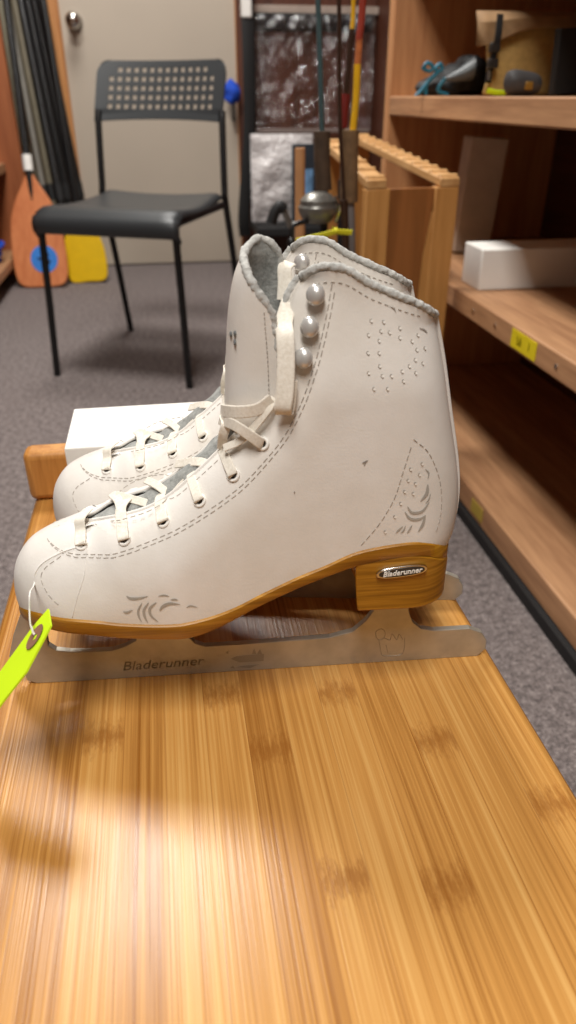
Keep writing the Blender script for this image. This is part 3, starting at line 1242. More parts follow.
    band([lp(196, 478, -.010), lp(206, 468, -.009), lp(216, 458, -.007)], .0046)
    band([lp(222, 448, -.010), lp(223, 436, -.014), lp(226, 424, -.014), lp(224, 416, -.006)], .0046)
    # wraps round the front of the tongue, out to the top eyelet
    p6 = nearE[5]
    band([p6 + Vector((0, .0015, 0)), p6 + Vector((-.0008, -.0015, .0008)), lp(248, 434, -.024), lp(234, 425, -.021), lp(222, 420, -.010), lp(220, 419, .004)], .0052, side=(.25, 0, 1))
    band([lp(272, 399, -.0215), lp(258, 409, -.0225), lp(240, 412, -.0215), lp(225, 411, -.013), lp(221.5, 410, .002)], .0058, side=(.12, 0, 1))
    band([lp(224, 448, -.018), lp(238, 442, -.020), lp(250, 432, -.0215), lp(266, 412, -.0225), lp(275, 398, -.0205)], .0036)
    # long loose loop hanging over the lacing edge
    lo = [lp(290, 300, -.004), lp(284, 322, -.012), lp(285, 335, -.0205), lp(286, 360, -.0245), lp(285, 390, -.0275), lp(283, 408, -.0285), lp(284, 413, -.026), lp(287, 404, -.0245), lp(289, 380, -.0235)]
    band(lo, .0076, .0012, side=(1, -.15, .1))
    if drop == 0: band([lp(284, 300, .006), lp(285, 283, .008), lp(285, 268, .010), lp(290, 263, .013)], .0065, .0012, side=(1, -.1, 0))
    obj('lace', b, M['lace'], root, angle=28)


rz_front = math.atan2(TX[1], TX[0])
sk = thing('figure_skate', 'white figure skate nearest the camera, silver plate on its heel, tied with a neon tag', 'ice skate', tuple(AX), rz_front, 'pair of white figure skates')
build_skate(sk)
sk2 = thing('figure_skate', 'white figure skate mostly hidden behind its mate, next to the white box', 'ice skate', (-.0724, .4172, ZT), -.1931, 'pair of white figure skates')
build_skate(sk2, lean=.004, drop=.024)

# ------------------------------------------------------------------ price tag
def W3(p, root=None):
    return p


def sk_world(px, py, y0):
    x, z = loc(px, py, y0)
    return Vector(AX + TX*x + NX*y0 + np.array([0, 0, z]))


pt = thing('price_tag', 'neon yellow-green cardboard tag tied by white string to the front skate', 'tag', tuple(sk_world(20, 670, -.05)))
q0, q1, q2 = sk_world(50, 612, -.0525), sk_world(31, 633, -.0520), sk_world(6, 698, -.078)
pn = (q1-q0).cross(q2-q0).normalized()


def on_tag(px, py):
    d = Vector(ray(px, py)); c = Vector(CAM)
    return c + d*((q0-c).dot(pn)/d.dot(pn))


c0, c1, c2, c2b, c2c, c3b, c3, c4 = [on_tag(px, py) for px, py in ((48.6, 609), (51.4, 626), (26.4, 672.8), (4.9, 700), (-14, 726), (-46, 726), (0, 672.8), (33.3, 627))]
outline = [c0, c1, c2, c2b, c2c, c3b, c3, c4]
b = MB(True)
k = len(outline)
tk = pn*.0004
# hole
nn = pn
tk = nn*.0004
hc = on_tag(36.4, 637.4)
hd = (on_tag(43.8, 624.9)-on_tag(28.5, 649.9))/2
hw_ = on_tag(40, 639.8)-hc
ring_o = [hc + hd*math.cos(t) + hw_*math.sin(t) for t in np.linspace(0, 2*PI, 24, endpoint=False)]
b.add([p+tk for p in outline]+[p-tk for p in outline], [tuple(range(k)), tuple(range(2*k-1, k-1, -1))] + [(i, (i+1) % k, k+(i+1) % k, k+i) for i in range(k)])
obj('card', b, M['neon'], pt, smooth=False)
b = MB(True)
sgn = -1 if nn.dot(Vector(CAM)-hc) < 0 else 1
vs = []
for t in np.linspace(0, 2*PI, 24, endpoint=False):
    vs.append(hc + (hd*math.cos(t) + hw_*math.sin(t)) + nn*sgn*.0010)
vs2 = [hc + (v-hc)*.25 + nn*sgn*.0005 for v in vs]
b.add(vs+vs2, [(i, (i+1) % 24, 24+(i+1) % 24, 24+i) for i in range(24)])
o_ = b.add([hc+(v-hc)*.45 for v in vs2], [])
obj('reinforcement', b, M['ring_paper'], pt, smooth=False)
b = MB(True)
toW = lambda p: Vector(AX + TX*p[0] + NX*p[1] + np.array([0, 0, p[2]]))
p_e = toW(surf(82, 546, .001))
s1 = [sk_world(35, 640, -.0555), sk_world(33.5, 632, -.0565), sk_world(30.5, 625, -.055), sk_world(29.5, 610, -.050), sk_world(30, 593, -.044),
      toW(surf(34, 585, .0015)), toW(surf(35.5, 572, .0004)), toW(surf(44, 562, .0003)), toW(surf(60, 553, .0003)), toW(surf(74, 548, .0004)), p_e]
b.tube(smooth_path(s1, 8), [.0005]*1 if False else .00038, 6)
s2 = [p_e, toW(surf(86, 552, .0003)), toW(surf(84, 575, .0002)), toW(surf(78, 595, .0002)), toW(surf(72, 617, .0003))]
b.tube(smooth_path(s2, 8), .00022, 6)
b.tube(smooth_path([sk_world(31, 626, -.0555), sk_world(34, 634, -.0575), sk_world(38, 633, -.0570), sk_world(37, 642, -.0560), sk_world(33, 646, -.0562)], 6), .0005, 6)
obj('string', b, M['string'], pt)

# ------------------------------------------------------------------ white box on the stool
bx = thing('shoe_box', 'plain white cardboard box lying behind the skates on the bamboo stool', 'box', (0.02, .51, ZT))
b = MB(True); b.box((-.075, .476, ZT), (.125, .545, ZT+.075)); obj('body', b, M['carton_white'], bx, bevel=.001)
b = MB(True); b.box((-.0775, .4735, ZT+.058), (.1275, .5475, ZT+.0805)); obj('lid', b, M['carton_white'], bx, bevel=.001)

# ------------------------------------------------------------------ chair
def make_chair():
    ch = thing('stacking_chair', 'black plastic stacking chair with a perforated backrest standing before the beige door', 'chair', (-.325, 2.075, 0), math.radians(-24.3))
    Wd = .405
    # seat
    b = MB()
    prof = [(.004, .383), (-.006, .388), (-.011, .400), (-.008, .416), (.004, .428), (.022, .4335), (.06, .434), (.12, .430), (.2, .428), (.28, .432), (.34, .438), (.365, .442)]
    prof = [tuple(p)[:2] for p in smooth_path([(a, c, 0) for a, c in prof], 3)]
    rows = []
    for (y, z) in prof:
        row = []
        for u in np.linspace(0, 1, 25):
            e = abs(2*u-1)
            hwid = Wd/2 - .002 - .016*sstep(.12, .37, y)
            x = Wd/2 + (2*u-1)*hwid
            zz = z - .010*(1-e*e)*sstep(.02, .15, y) - (.012*max(0, e-.9)/.1 if y > 0 else .004*max(0, e-.9)/.1)
            zz += .007*sstep(.0, .03, y)
            row.append((x, y + (.02*max(0, e-.85)/.15 if y < .02 else 0)*.4, zz))
        rows.append(row)
    b.grid(rows)
    obj('seat', b, M['black_plastic'], ch, solid=.007)
    # backrest with punched holes
    zlo, zhi = .632, .775
    nh = 14
    BX0 = -.004
    xs_ = [0, .006, .014, .024]
    x0h, x1h = .036, Wd-.016-.036
    pitch = (x1h-x0h)/(nh-.42)
    hx = []
    for i in range(nh):
        hx += [x0h+i*pitch, x0h+i*pitch+pitch*.56]
    hx[-1] = x1h
    Wb = Wd-.016
    xs_ = xs_ + hx + [Wb-.024, Wb-.014, Wb-.006, Wb]
    zp = .0225
    z0h = zlo+.024
    zs_ = [zlo, zlo+.008, zlo+.016]
    for i in range(5):
        zs_ += [z0h+i*zp, z0h+i*zp+zp*.55]
    zs_ += [zhi-.014, zhi-.008, zhi-.003, zhi]
    rc = .034
    rows = []
    for z in zs_:
        row = []
        dz = max(0, z-(zhi-rc))
        inset = rc - math.sqrt(max(0, rc*rc-dz*dz)) if dz > 0 else 0
        for x in xs_:
            xc = min(max(x, inset), Wb-inset)
            e = (2*xc/Wb-1)
            y = .398 + (z-zlo)*.42 + .026*(1-e*e)
            zz = z + .006*e*e*(-1 if z < zlo+.02 else .3)
            row.append((xc+BX0, y, zz))
        rows.append(row)

    def skip(i, j):
        ci, cj = i-3, j-4
        if ci < 0 or cj < 0 or ci % 2 or cj % 2:
            return False
        r_, c_ = ci//2, cj//2
        if r_ > 4 or c_ >= nh:
            return False
        if r_ == 4 and c_ in (0, nh-1):
            return False
        return True
    b.__init__()
    b.grid(rows, 0, False, skip)
    obj('backrest', b, M['black_plastic'], ch, smooth=False, solid=.005)
    for x in (.006, Wd-.006):
        sg = 1 if x < .2 else -1
        b = MB(); b.tube(smooth_path([(x-sg*.004, -.002, 0), (x+sg*.003, .006, .2), (x+sg*.010, .012, .395), (x+sg*.010, .03, .414), (x+sg*.005, .10, .418), (x+sg*.006, .345, .420)], 6), .0095, 12)
        obj('leg', b, M['black_metal'], ch)
        b = MB(); b.tube(smooth_path([(x-sg*.004, .474, 0), (x, .42, .24), (x+sg*.004, .372, .42), (x+sg*.006, .372, .47), (x+sg*.008-.006, .398, .62), (x+sg*.009-.007, .407, .652)], 8), .0095, 12)
        obj('leg', b, M['black_metal'], ch)


make_chair()

# ------------------------------------------------------------------ right shelf unit
SXF, SXB = .52, .93
su = thing('shelf_unit', 'long wooden shelving unit along the right side with three visible boards', 'shelf', (.72, .7, 0))
Y0, Y1 = -.9, 1.83
for zlo, zhi in ((.020, .066), (.349, .386), (.652, .689), (.955, .99)):
    b = MB(True); b.box((SXF, Y0, zlo), (SXB, Y1-.04, zhi)); obj('shelf_board', b, M['shelf_wood'], su, bevel=.003)
b = MB(True); b.box((SXF, Y1-.04, 0), (SXB, Y1, 1.5)); obj('end_panel', b, M['shelf_wood_x'], su, bevel=.003)
b = MB(True); b.box((SXF, Y0-.04, 0), (SXB, Y0, 1.5)); obj('end_panel', b, M['shelf_wood_x'], su, bevel=.003)
b = MB(True); b.box((SXB, Y0-.04, 0), (SXB+.02, Y1, 1.5)); obj('back_panel', b, M['shelf_back_shaded'], su)
b = MB(True); b.box((SXF-.010, Y0, 0), (SXB, Y1-.04, .020)); obj('plinth', b, M['black_rubber'], su)
bd = [o for o in su.children if o.name.startswith('shelf_board')]
# yellow shelf label with its writing
q = [at_x(px, py, SXF) for px, py in ((512, 333), (536, 346), (536, 360), (511, 346))]
ya, yb_ = (q[0][1]+q[3][1])/2, (q[1][1]+q[2][1])/2
zc_ = .3675
b = MB(True); b.box((SXF-.0012, yb_, zc_-.0135), (SXF+.0002, ya, zc_+.0135))
lb = obj('shelf_label', b, M['label_yellow'], bd[1]); lb['label'] = 'yellow paper label on the middle board edge'
for word, off in (('L6', .16), ('1', -.24)):
    vs, fsx, w = text_verts(word, .01, 0, .02)
    k = .016
    b = MB(True)
    b.add([(SXF-.0013-abs(v[2])*.01, (ya+yb_)/2 + off*(ya-yb_) - v[0]*k, zc_+v[1]*k*1.1) for v in vs], fsx)
    obj('shelf_label_writing', b, M['label_ink'], bd[1], smooth=False)
for px, py in ((473, 313), (495, 327), (557, 363)):
    p = at_x(px, py, SXF)
    b = MB(True); b.tube([(SXF+.001, p[1], .3675), (SXF-.0015, p[1], .3675)], .0035, 12); obj('nail', b, M['chrome'], bd[1])
p = at_x(478, 513, SXF)
b = MB(True); b.box((SXF-.0012, p[1]-.02, .030), (SXF+.0002, p[1]+.03, .055)); obj('shelf_label', b, plain('label_faded', (176, 150, 60), .6), bd[0])

# long white carton on the middle board
b = MB(); b.box((.552, 1.262, .386), (.90, 1.345, .456))
o = obj('carton', b, M['carton_white'], bevel=.002)
rebase(o, (.72, 1.30, .386)); tag(o, 'long low white carton lying on the middle right-hand shelf board', 'box')
# tall pale board leaning in the same bay
b = MB(); Mx = Matrix.Translation((.632, 1.60, .386)) @ Matrix.Rotation(math.radians(3.5), 4, 'Y')
b.box((0, 0, 0.005), (.082, .05, .232), M=Mx)
o = obj('foam_block', b, plain('pale_foam', (196, 182, 166), .8), bevel=.003)
rebase(o, (.67, 1.62, .386)); tag(o, 'tall narrow pale block standing in the shade behind the white carton', 'block')

# ------------------------------------------------------------------ things on the upper board
ZS = .6895


def canvas_bag():
    t = thing('canvas_bag', 'tan canvas bag with a buckled black strap on the upper right shelf', 'bag', (.66, 1.40, ZS))
    y = 1.36
    x0 = at_y(482, 90, y)[0]; x1 = .80
    zt_ = at_y(482, 32, y)[2]
    rings = []
    for k in range(9):
        v = k/8
        z = ZS + (zt_+.02-ZS)*v
        i = .004*math.sin(v*PI*2) + .003*v
        rings.append([(x0+i, y+.004*math.sin(v*3), z), ((x0+x1)/2, y-.010*math.sin(v*PI), z), (x1-i, y, z), (x1-i, y+.16, z), ((x0+x1)/2, y+.165, z), (x0+i, y+.16, z)])
    b = MB(True); b.loft([[(px_+(py_-y)*.44, py_, pz_) for px_, py_, pz_ in r_] for r_ in rings]); obj('body', b, M['canvas'], t, bevel=.006, seg=2)
    # flap folded over the top and hanging forward past the left corner
    b = MB(True)
    P = []
    for u in np.linspace(0, 1, 15):
        x = at_y(477, 20, y)[0] - .003 + u*(x1-x0+.02)
        drop = .030*(1-sstep(.0, .42, u)) + .003
        row = []
        for (dy, dz) in ((.16, .012), (.08, .018), (.01, .016), (-.012, .009), (-.016, .002), (-.015, -.004)):
            zz = zt_ + .012 + dz - (drop if dy < 0 else 0)*(1.0 if dy < -.0155 else .75 if dy < -.014 else .3)
            row.append((x+max(0, dy)*.44, y+dy, zz))
        P.append(row)
    b.grid(P); obj('flap', b, M['canvas_flap'], t, solid=.004)
    xs1 = at_y(496, 40, y-.02)[0]
    b = MB(True)
    za, zb2 = at_y(499, 15, y)[2], at_y(494, 90, y)[2]
    b.ribbon(smooth_path([(xs1+.004, y-.016, za), (xs1+.002, y-.022, zt_-.01), (xs1, y-.014, (zt_+zb2)/2), (xs1-.002, y-.012, zb2+.01)], 6), .011, .002, (1, 0, 0))
    s_ = obj('strap', b, M['black_rubber'], t)
    for py in (48, 64):
        zc2 = at_y(494, py, y)[2]
        b = MB(True)
        b.box((xs1-.009, y-.022, zc2-.007), (xs1+.009, y-.013, zc2+.007)); obj('buckle', b, M['dark_plate'], s_, bevel=.002)
    b = MB(True); zc2 = at_y(494, 75, y)[2]
    b.tube([(xs1-.003, y-.014, zc2+.006), (xs1-.003, y-.016, zc2-.008)], .003, 10); obj('buckle_pin', b, M['chrome'], s_)


canvas_bag()
b = MB(); p = at_y(495, 95, 1.32)
b.ribbon([(p[0]-.014, 1.322, ZS+.008), (p[0], 1.318, ZS+.005), (p[0]+.016, 1.315, ZS+.004)], .008, .002, (0, -.6, 1))
o = obj('shelf_tag', b, M['neon']); rebase(o, (p[0], 1.318, ZS)); tag(o, 'small neon yellow tag at the foot of the canvas bag', 'tag')
# dark roll
t = thing('camera_pouch', 'dark grey rounded pouch with a golden patch beside the canvas bag foot', 'pouch', (at_y(522, 90, 1.27)[0], 1.27, ZS))
pc_ = at_y(522, 90, 1.27)
b = MB(True)
rings = []
for u in np.linspace(-1, 1, 13):
    r = .0155*(1-abs(u)**4)**.5 + .002
    rings.append([(pc_[0]+u*.032+.006*math.cos(a)*0, 1.27+r*math.cos(a), ZS+.0175+r*math.sin(a)*(1 if math.sin(a) > 0 else .98)-u*.004*(math.sin(a) > 0)) for a in np.linspace(0, 2*PI, 20, endpoint=False)])
b.loft(rings); obj('body', b, plain('pouch_fabric', (56, 54, 54), .6, bump=.2), t)
b = MB(True); b.box((pc_[0]-.004, 1.2515, ZS+.008), (pc_[0]+.010, 1.2555, ZS+.020)); obj('patch', b, plain('gold_patch', (140, 104, 40), .4, .3), t, bevel=.002)
# dark folder upright at the frame's edge
b = MB(); p0 = at_y(564, 28, 1.26); Mx = Matrix.Translation((p0[0], 1.262, ZS)) @ Matrix.Rotation(math.radians(-3), 4, 'Y')
b.box((0, 0, .001), (.10, .018, p0[2]-ZS), M=Mx)
o = obj('folder', b, M['black_rubber'], bevel=.002); rebase(o, (p0[0]+.05, 1.27, ZS)); tag(o, 'black folder standing upright at the right end of the upper shelf', 'folder')
# dive gear heap
t = thing('dive_mask', 'black dive mask with teal strap loops lying left of the canvas bag', 'diving mask', (at_y(452, 97, 1.62)[0], 1.62, ZS))
c_ = at_y(455, 85, 1.62)
b = MB(True)
for (px, py, rx, rz_) in ((462, 80, .060, .030), (440, 88, .050, .020), (470, 72, .034, .030), (450, 82, .04, .026)):
    p = at_y(px, py, 1.63)
    o_ = len(b.v)
    b.ball((p[0], 1.63, max(p[2], ZS+rz_*.72)), (rx, .045, rz_), 20, 12)
for i in range(len(b.v)):
    p = Vector(b.v[i]); p += noise.noise_vector(p*45)*.008
    b.v[i] = (p[0], p[1], max(p[2], ZS+.0005))
obj('skirt', b, M['black_rubber'], t)
b = MB(True)
P = [at_y(444, 77, 1.57), at_y(458, 73, 1.57), at_y(473, 66, 1.57)]
rings = []
for (p, rx, rz_) in zip(P, (.003, .012, .020), (.003, .014, .026)):
    rings.append([(p[0]+.008*math.cos(a)*.2, 1.57+rx*math.cos(a), p[2]-.004+rz_*math.sin(a)*.8) for a in np.linspace(0, 2*PI, 14, endpoint=False)])
b.loft(rings); obj('nose_pocket', b, M['fin_grey'], t)
b = MB(True)
for pts in ([(424, 66), (428, 63), (433, 67), (430, 71), (424, 69), (423, 66)], [(434, 70), (440, 64), (442, 69), (436, 72)], [(438, 72), (428, 82), (420, 92), (416, 96), (420, 97)], [(432, 76), (426, 86), (426, 95)], [(445, 78), (438, 90), (448, 95)]):
    b.tube(smooth_path([tuple(at_y(px, py, 1.565)) for px, py in pts], 6), .0036, 10)
b.v = [(v[0], v[1], max(v[2], ZS+.0005)) for v in b.v]
obj('strap', b, M['teal'], t)

# ------------------------------------------------------------------ slatted wooden rack before the shelves
def rack():
    rgt = Vector((.505, 1.284, 0))
    ang = math.radians(6.0)
    wl = .168
    lft = rgt - Vector((math.cos(ang), math.sin(ang), 0))*wl
    t = thing('wooden_rack', 'tall wooden rack with two notched rails, standing at the front of the right shelving', 'rack', (.41, 1.45, 0))
    Mx = Matrix.Translation(lft) @ Matrix.Rotation(ang, 4, 'Z')
    HT = .556
    sw = .043
    for x0, dep, rise in ((0, .24, .048), (wl-sw, .45, .046)):
        for y0 in (0, dep-.02):
            b = MB(True)
            b.box((x0, y0, 0), (x0+sw, y0+.02, HT+rise*y0/dep), M=Mx)
            obj('stile', b, M['rack_wood'], t, bevel=.002)
        xr = x0 if x0 == 0 else wl-.036
        b = MB(True)
        up = lambda x, y, z: Mx @ Vector((x, y, z+rise*y/dep))
        sec = [(xr, HT), (xr+.036, HT), (xr+.036, HT+.014), (xr, HT+.014)]
        b.loft([[tuple(up(x, y, z)) for x, z in sec] for y in (0, dep)])
        n = int(dep/.037)
        for k in range(n):
            y = .012+k*(dep-.024)/(n-1)
            b.tube([up(xr+.001, y, HT+.0125), up(xr+.035, y, HT+.0125)], .006, 12)
        obj('notched_rail', b, M['rack_slat'], t, bevel=.002)
    hh = HT-.001
    poly = [(sw-.004, .05), (wl-sw-.016, .05), (wl-sw-.016, HT*.62), (wl-sw-.012, HT*.80), (wl-sw-.002, HT*.93), (wl-sw+.004, hh), (sw-.004, hh)]
    b = MB(True); b.prism(poly, lambda u, v, w: tuple(Mx @ Vector((u, w, v))), .006, .016)
    obj('panel', b, M['rack_panel'], t, bevel=.001)
    poly = [(wl-sw-.018, .05), (wl-sw+.002, .05), (wl-sw+.002, HT*.93), (wl-sw-.002, HT*.93), (wl-sw-.012, HT*.80), (wl-sw-.016, HT*.62)]
    b = MB(True); b.prism(poly, lambda u, v, w: tuple(Mx @ Vector((u, w, v))), .002, .018)
    obj('bracket', b, M['rack_wood'], t, bevel=.001)


rack()

# ------------------------------------------------------------------ left shelf unit with blue things
lu = thing('shelf_unit', 'brown wooden shelving unit at the left edge beside the paddles', 'shelf', (-.85, 3.0, 0))
b = MB(True); b.box((-1.1, 3.46, 0), (-.543, 3.50, 1.6)); obj('end_panel', b, M['left_shelf'], lu, bevel=.003)
for zlo, zhi in ((.075, .11), (.415, .45), (.745, .78), (1.1, 1.135)):
    b = MB(True); b.box((-1.1, 2.2, zlo), (-.612, 3.46, zhi)); obj('shelf_board', b, M['shelf_wood'], lu, bevel=.003)
b = MB(True); b.box((-1.12, 2.2, 0), (-1.1, 3.50, 1.6)); obj('back_panel', b, M['shelf_back_shaded'], lu)
b = MB(True); b.box((-1.1, 2.16, 0), (-.612, 2.2, 1.6)); obj('end_panel', b, M['left_shelf'], lu, bevel=.003)


def rope(name, ctr, n, r, zb, label):
    b = MB()
    for k in range(n):
        pts = []
        rr = r*(.8+.2*random.random()); hx_, hz = random.uniform(.7, 1.2), .010*k
        ph = random.uniform(0, 6)
        for a in np.linspace(0, 2*PI, 28, endpoint=False):
            pts.append((ctr[0]+rr*math.cos(a)*hx_, ctr[1]+rr*math.sin(a), zb+.008+hz*1.25+.006*math.sin(2*a+ph)+.006))
        b.tube(pts, .0085, 8, closed=True)
    o = obj(name, b, M['blue_cloth']); rebase(o, (ctr[0], ctr[1], zb)); tag(o, label, 'rope')


rope('rope_coil', (-.70, 3.18), 5, .075, .11, 'blue rope coiled on the lowest board of the left shelf')
b = MB()
p = at_y(2, 133, 3.1)
for k in range(3):
    b.ball((-.70+.02*k, 3.15+.02*k, .45+.05), (.085-.01*k, .06, .048), 18, 12)
for i in range(len(b.v)):
    q = Vector(b.v[i]); q += noise.noise_vector(q*30)*.012; b.v[i] = (q[0], q[1], max(q[2], .4505))
o = obj('cloth_bundle', b, M['blue_cloth']); rebase(o, (-.68, 3.17, .45)); tag(o, 'blue cloth bundle on the middle board of the left shelf', 'cloth')

# ------------------------------------------------------------------ paddles
def paddle(name, label, foot, lean_to, blade_pts, mats, width_sc, sticker=False, ferr=True):
    """blade drawn in its own plane: u across, v up from the tip; leaned from foot towards lean_to"""
    foot = Vector(foot); top = Vector(lean_to)
    ax = (top-foot).normalized()
    side = Vector((math.cos(.10), -math.sin(.10), 0)); side = (side-ax*side.dot(ax)).normalized()
    nrm = side.cross(ax).normalized()
    t = thing(name, label, 'paddle', tuple(foot))
    mp = lambda u, v, w: tuple(foot + side*u + ax*v + nrm*w)
    right = smooth_path([(u, v, 0) for u, v in blade_pts], 6)
    poly = [(p[0], p[1]) for p in right] + [(-p[0], p[1]) for p in reversed(right)]
    b = MB(True)
    b.prism(poly, mp, -.006, .006)
    obj('blade', b, mats[0], t, bevel=.004, seg=2)
    vt = blade_pts[-1][1]
    L = (top-foot).length
    b = MB(True); b.tube([mp(0, vt*.55, -.004), mp(0, vt*.8, -.004), mp(0, vt, 0), mp(0, L, 0)], [.004, .011, .0135, .0135], 14); obj('shaft', b, M['black_metal'], t)
    if ferr:
        b = MB(True); b.tube([mp(0, vt+.012, 0), mp(0, vt+.07, 0)], .019, 16); obj('sleeve', b, M['white_ink'], t)
    if sticker:
        b = MB(True)
        cc = (0.018, .108)
        b.prism([(cc[0]+.054*math.cos(a), cc[1]+.054*math.sin(a)) for a in np.linspace(0, 2*PI, 32, endpoint=False)], mp, .0062, .0072) if nrm[1] < 0 else b.prism([(cc[0]+.054*math.cos(a), cc[1]+.054*math.sin(a)) for a in np.linspace(0, 2*PI, 32, endpoint=False)], mp, -.0072, -.0062)
        s_ = obj('sticker', b, M['blue'], t)
        b = MB(True)
        wz = .0080 if nrm[1] < 0 else -.0080
        for pts, r in (([(-.008, -.020), (.010, -.020), (.020, -.004)], .009), ([(-.004, -.012), (-.012, .0), (-.026, .006)], .004), ([(-.002, -.004), (-.004, .020)], .0035), ([(.006, -.004), (.007, .026)], .0035), ([(.014, -.004), (.018, .024)], .0035)):
            b.tube([mp(cc[0]+u, cc[1]+v, wz) for u, v in pts], r*.9, 8)
        obj('hand_mark', b, M['black_rubber'], s_)


of_ = at_z(44, 288, 0.0)
paddle('paddle', 'orange paddle with a blue round sticker on its blade, leaning by the left shelf', (of_[0], of_[1], .004), (of_[0]-.015, 3.585, 1.40),
       [(.001, .0), (.055, .001), (.085, .010), (.102, .035), (.108, .09), (.106, .18), (.096, .26), (.070, .33), (.038, .385), (.014, .43)], [M['orange']], 1, True)
yf = at_z(90, 283, 0.0)
paddle('paddle', 'yellow paddle blade standing behind the seat of the black chair', (yf[0]-.002, yf[1]+.0, .004), (yf[0]-.08, 3.57, 1.42),
       [(.001, .002), (.05, .0), (.072, .008), (.082, .03), (.086, .08), (.082, .14), (.066, .19), (.040, .23), (.015, .26)], [M['yellow']], 1, False, False)

# black and grey poles leaning in the corner left of the door
poles = [((14, 0), (66, 262), 3.44, .016, 'pole_olive', 'thin olive pole, leftmost of the leaning bundle'),
         ((7, 0), (58, 262), 3.36, .013, 'pole_grey', 'thin grey pole at the front of the leaning bundle'),
         ((20.5, 0), (74, 262), 3.40, .018, 'pole_black', 'black pole second from the left in the leaning bundle'),
         ((27.5, 0), (82, 262), 3.46, .017, 'pole_black', 'black pole in the middle of the leaning bundle'),
         ((34, 0), (89, 262), 3.50, .016, 'pole_black', 'black pole right of the middle of the leaning bundle'),
         ((39.5, 0), (95, 262), 3.53, .014, 'pole_black', 'black pole nearest the door casing in the leaning bundle')]
for (a, c, y, r, m, lab) in poles:
    p1 = Vector(at_y(a[0], a[1], 3.555)); p0 = Vector(at_z(c[0], c[1]+3, 0.0))
    p0 = Vector(at_y(c[0], c[1], y-.06)); p0[2] = r*.6
    d = (p1-p0)
    b = MB(True)
    t = thing('pole', lab, 'pole', tuple(p0), 0, 'poles leaning by the door')
    b.tube([p0, p0+d*.5, p0+d*1.28], r, 14); obj('shaft', b, M[m], t)
    b = MB(True); b.tube([p0+d*.30, p0+d*.36], r*1.18, 14); obj('joint', b, M['black_rubber'], t)
    b = MB(True); b.tube([p0-d.normalized()*.004, p0+d.normalized()*.04], r*1.1, 14); obj('foot_cap', b, M['black_rubber'], t)

# ------------------------------------------------------------------ wall hangings right of the door
y = 3.50
p0, p1 = at_y(247, 14, y), at_y(243, 236, y)
t = thing('webbing_strap', 'long black webbing strap hanging from a white clip right of the door', 'strap', (p0[0], y, p1[2]))
b = MB(True)
b.ribbon(smooth_path([(p0[0], y, p0[2]+.1), (p0[0]+.002, y-.01, p0[2]-.15), (p0[0]-.002, y-.004, (p0[2]+p1[2])/2), (p1[0]+.006, y-.012, p1[2]+.1), (p1[0]+.01, y, p1[2])], 8), .052, .006, (1, .1, 0)); obj('webbing', b, M['black_rubber'], t)
b = MB(True); pc_ = at_y(246, 3, y); b.box((pc_[0]-.022, y-.016, pc_[2]-.05), (pc_[0]+.022, y+.012, pc_[2]+.14)); obj('clip', b, M['carton_white'], t, bevel=.006)
b = MB(True); b.tube([(pc_[0], y+.01, pc_[2]+.12), (pc_[0], YB, pc_[2]+.12)], .006, 10); obj('peg', b, M['chrome'], t)
# blue cap on a hook
pb = at_y(232, 92, 3.53)
t = thing('hanging_cloth', 'blue cloth hanging from a hook at the right edge of the door', 'cloth', (pb[0], 3.53, pb[2]))
b = MB(True)
b.ball((pb[0], 3.535, pb[2]), (.036, .030, .046), 18, 12)
for i in range(len(b.v)):
    q = Vector(b.v[i]); q += noise.noise_vector(q*28)*.014; b.v[i] = tuple(q)
obj('crown', b, M['blue_cloth'], t)
b = MB(True); pk = at_y(233, 112, 3.56)
b.tube(smooth_path([(pk[0]+.005, YB-.018, pk[2]-.03), (pk[0], 3.55, pk[2]-.02), (pk[0], 3.54, pk[2]+.03), (pk[0], 3.545, pb[2])], 6), .009, 10); obj('hook', b, M['reel_grey'], t)

# clear plastic bag on a wall rail
zr_ = at_y(310, 10, 3.56)[2]
xa, xb = at_y(252, 60, 3.54)[0], at_y(372, 60, 3.54)[0]
b = MB(); b.box((.402, 3.567, zr_-.012), (.968, YB-.004, zr_+.016))
o = obj('wall_rail', b, plain('pale_rail', (168, 152, 140), .5), bevel=.002); rebase(o, (.68, 3.585, zr_)); tag(o, 'thin pale rail fixed across the dark panelling above the plastic bag', 'rail')
t = thing('garment_bag', 'clear plastic hanging bag with a black top band on the dark panelling', 'bag', ((xa+xb)/2, 3.55, .5))
zm = at_y(300, 131, 3.54)[2]; zh = at_y(300, 32, 3.54)[2]
P = []
for v in np.linspace(0, 1, 40):
    row = []
    for u in np.linspace(0, 1, 36):
        q = Vector((xa+(xb-xa)*u, 3.535, zm+(zr_-.02-zm)*v))
        q[1] += .020*noise.noise(Vector((q[0]*12, 1, q[2]*14))) + .006*noise.noise(Vector((q[0]*40, 4, q[2]*40)))
        row.append(tuple(q))
    P.append(row)
b = MB(True); b.grid(P); obj('film', b, M['clear'], t)
b = MB(True)
P = [[(xa+(xb-xa)*u, 3.548+.004*math.sin(u*40), z) for u in np.linspace(0, 1, 60)] for z in (zh, (zh+zr_)/2, zr_-.012)]
b.grid(P); obj('top_band', b, plain('band_black', (40, 42, 44), .25), t, solid=.003)
b = MB(True); b.box((xa, 3.526, zm-.006), (xb, 3.54, zm+.010)); obj('bottom_seam', b, plain('seam_grey', (132, 118, 112), .4), t, bevel=.002)
b = MB(True); b.box((xb-.012, 3.52, zm), (xb+.004, 3.54, zr_-.02)); obj('zip', b, M['clear'], t)
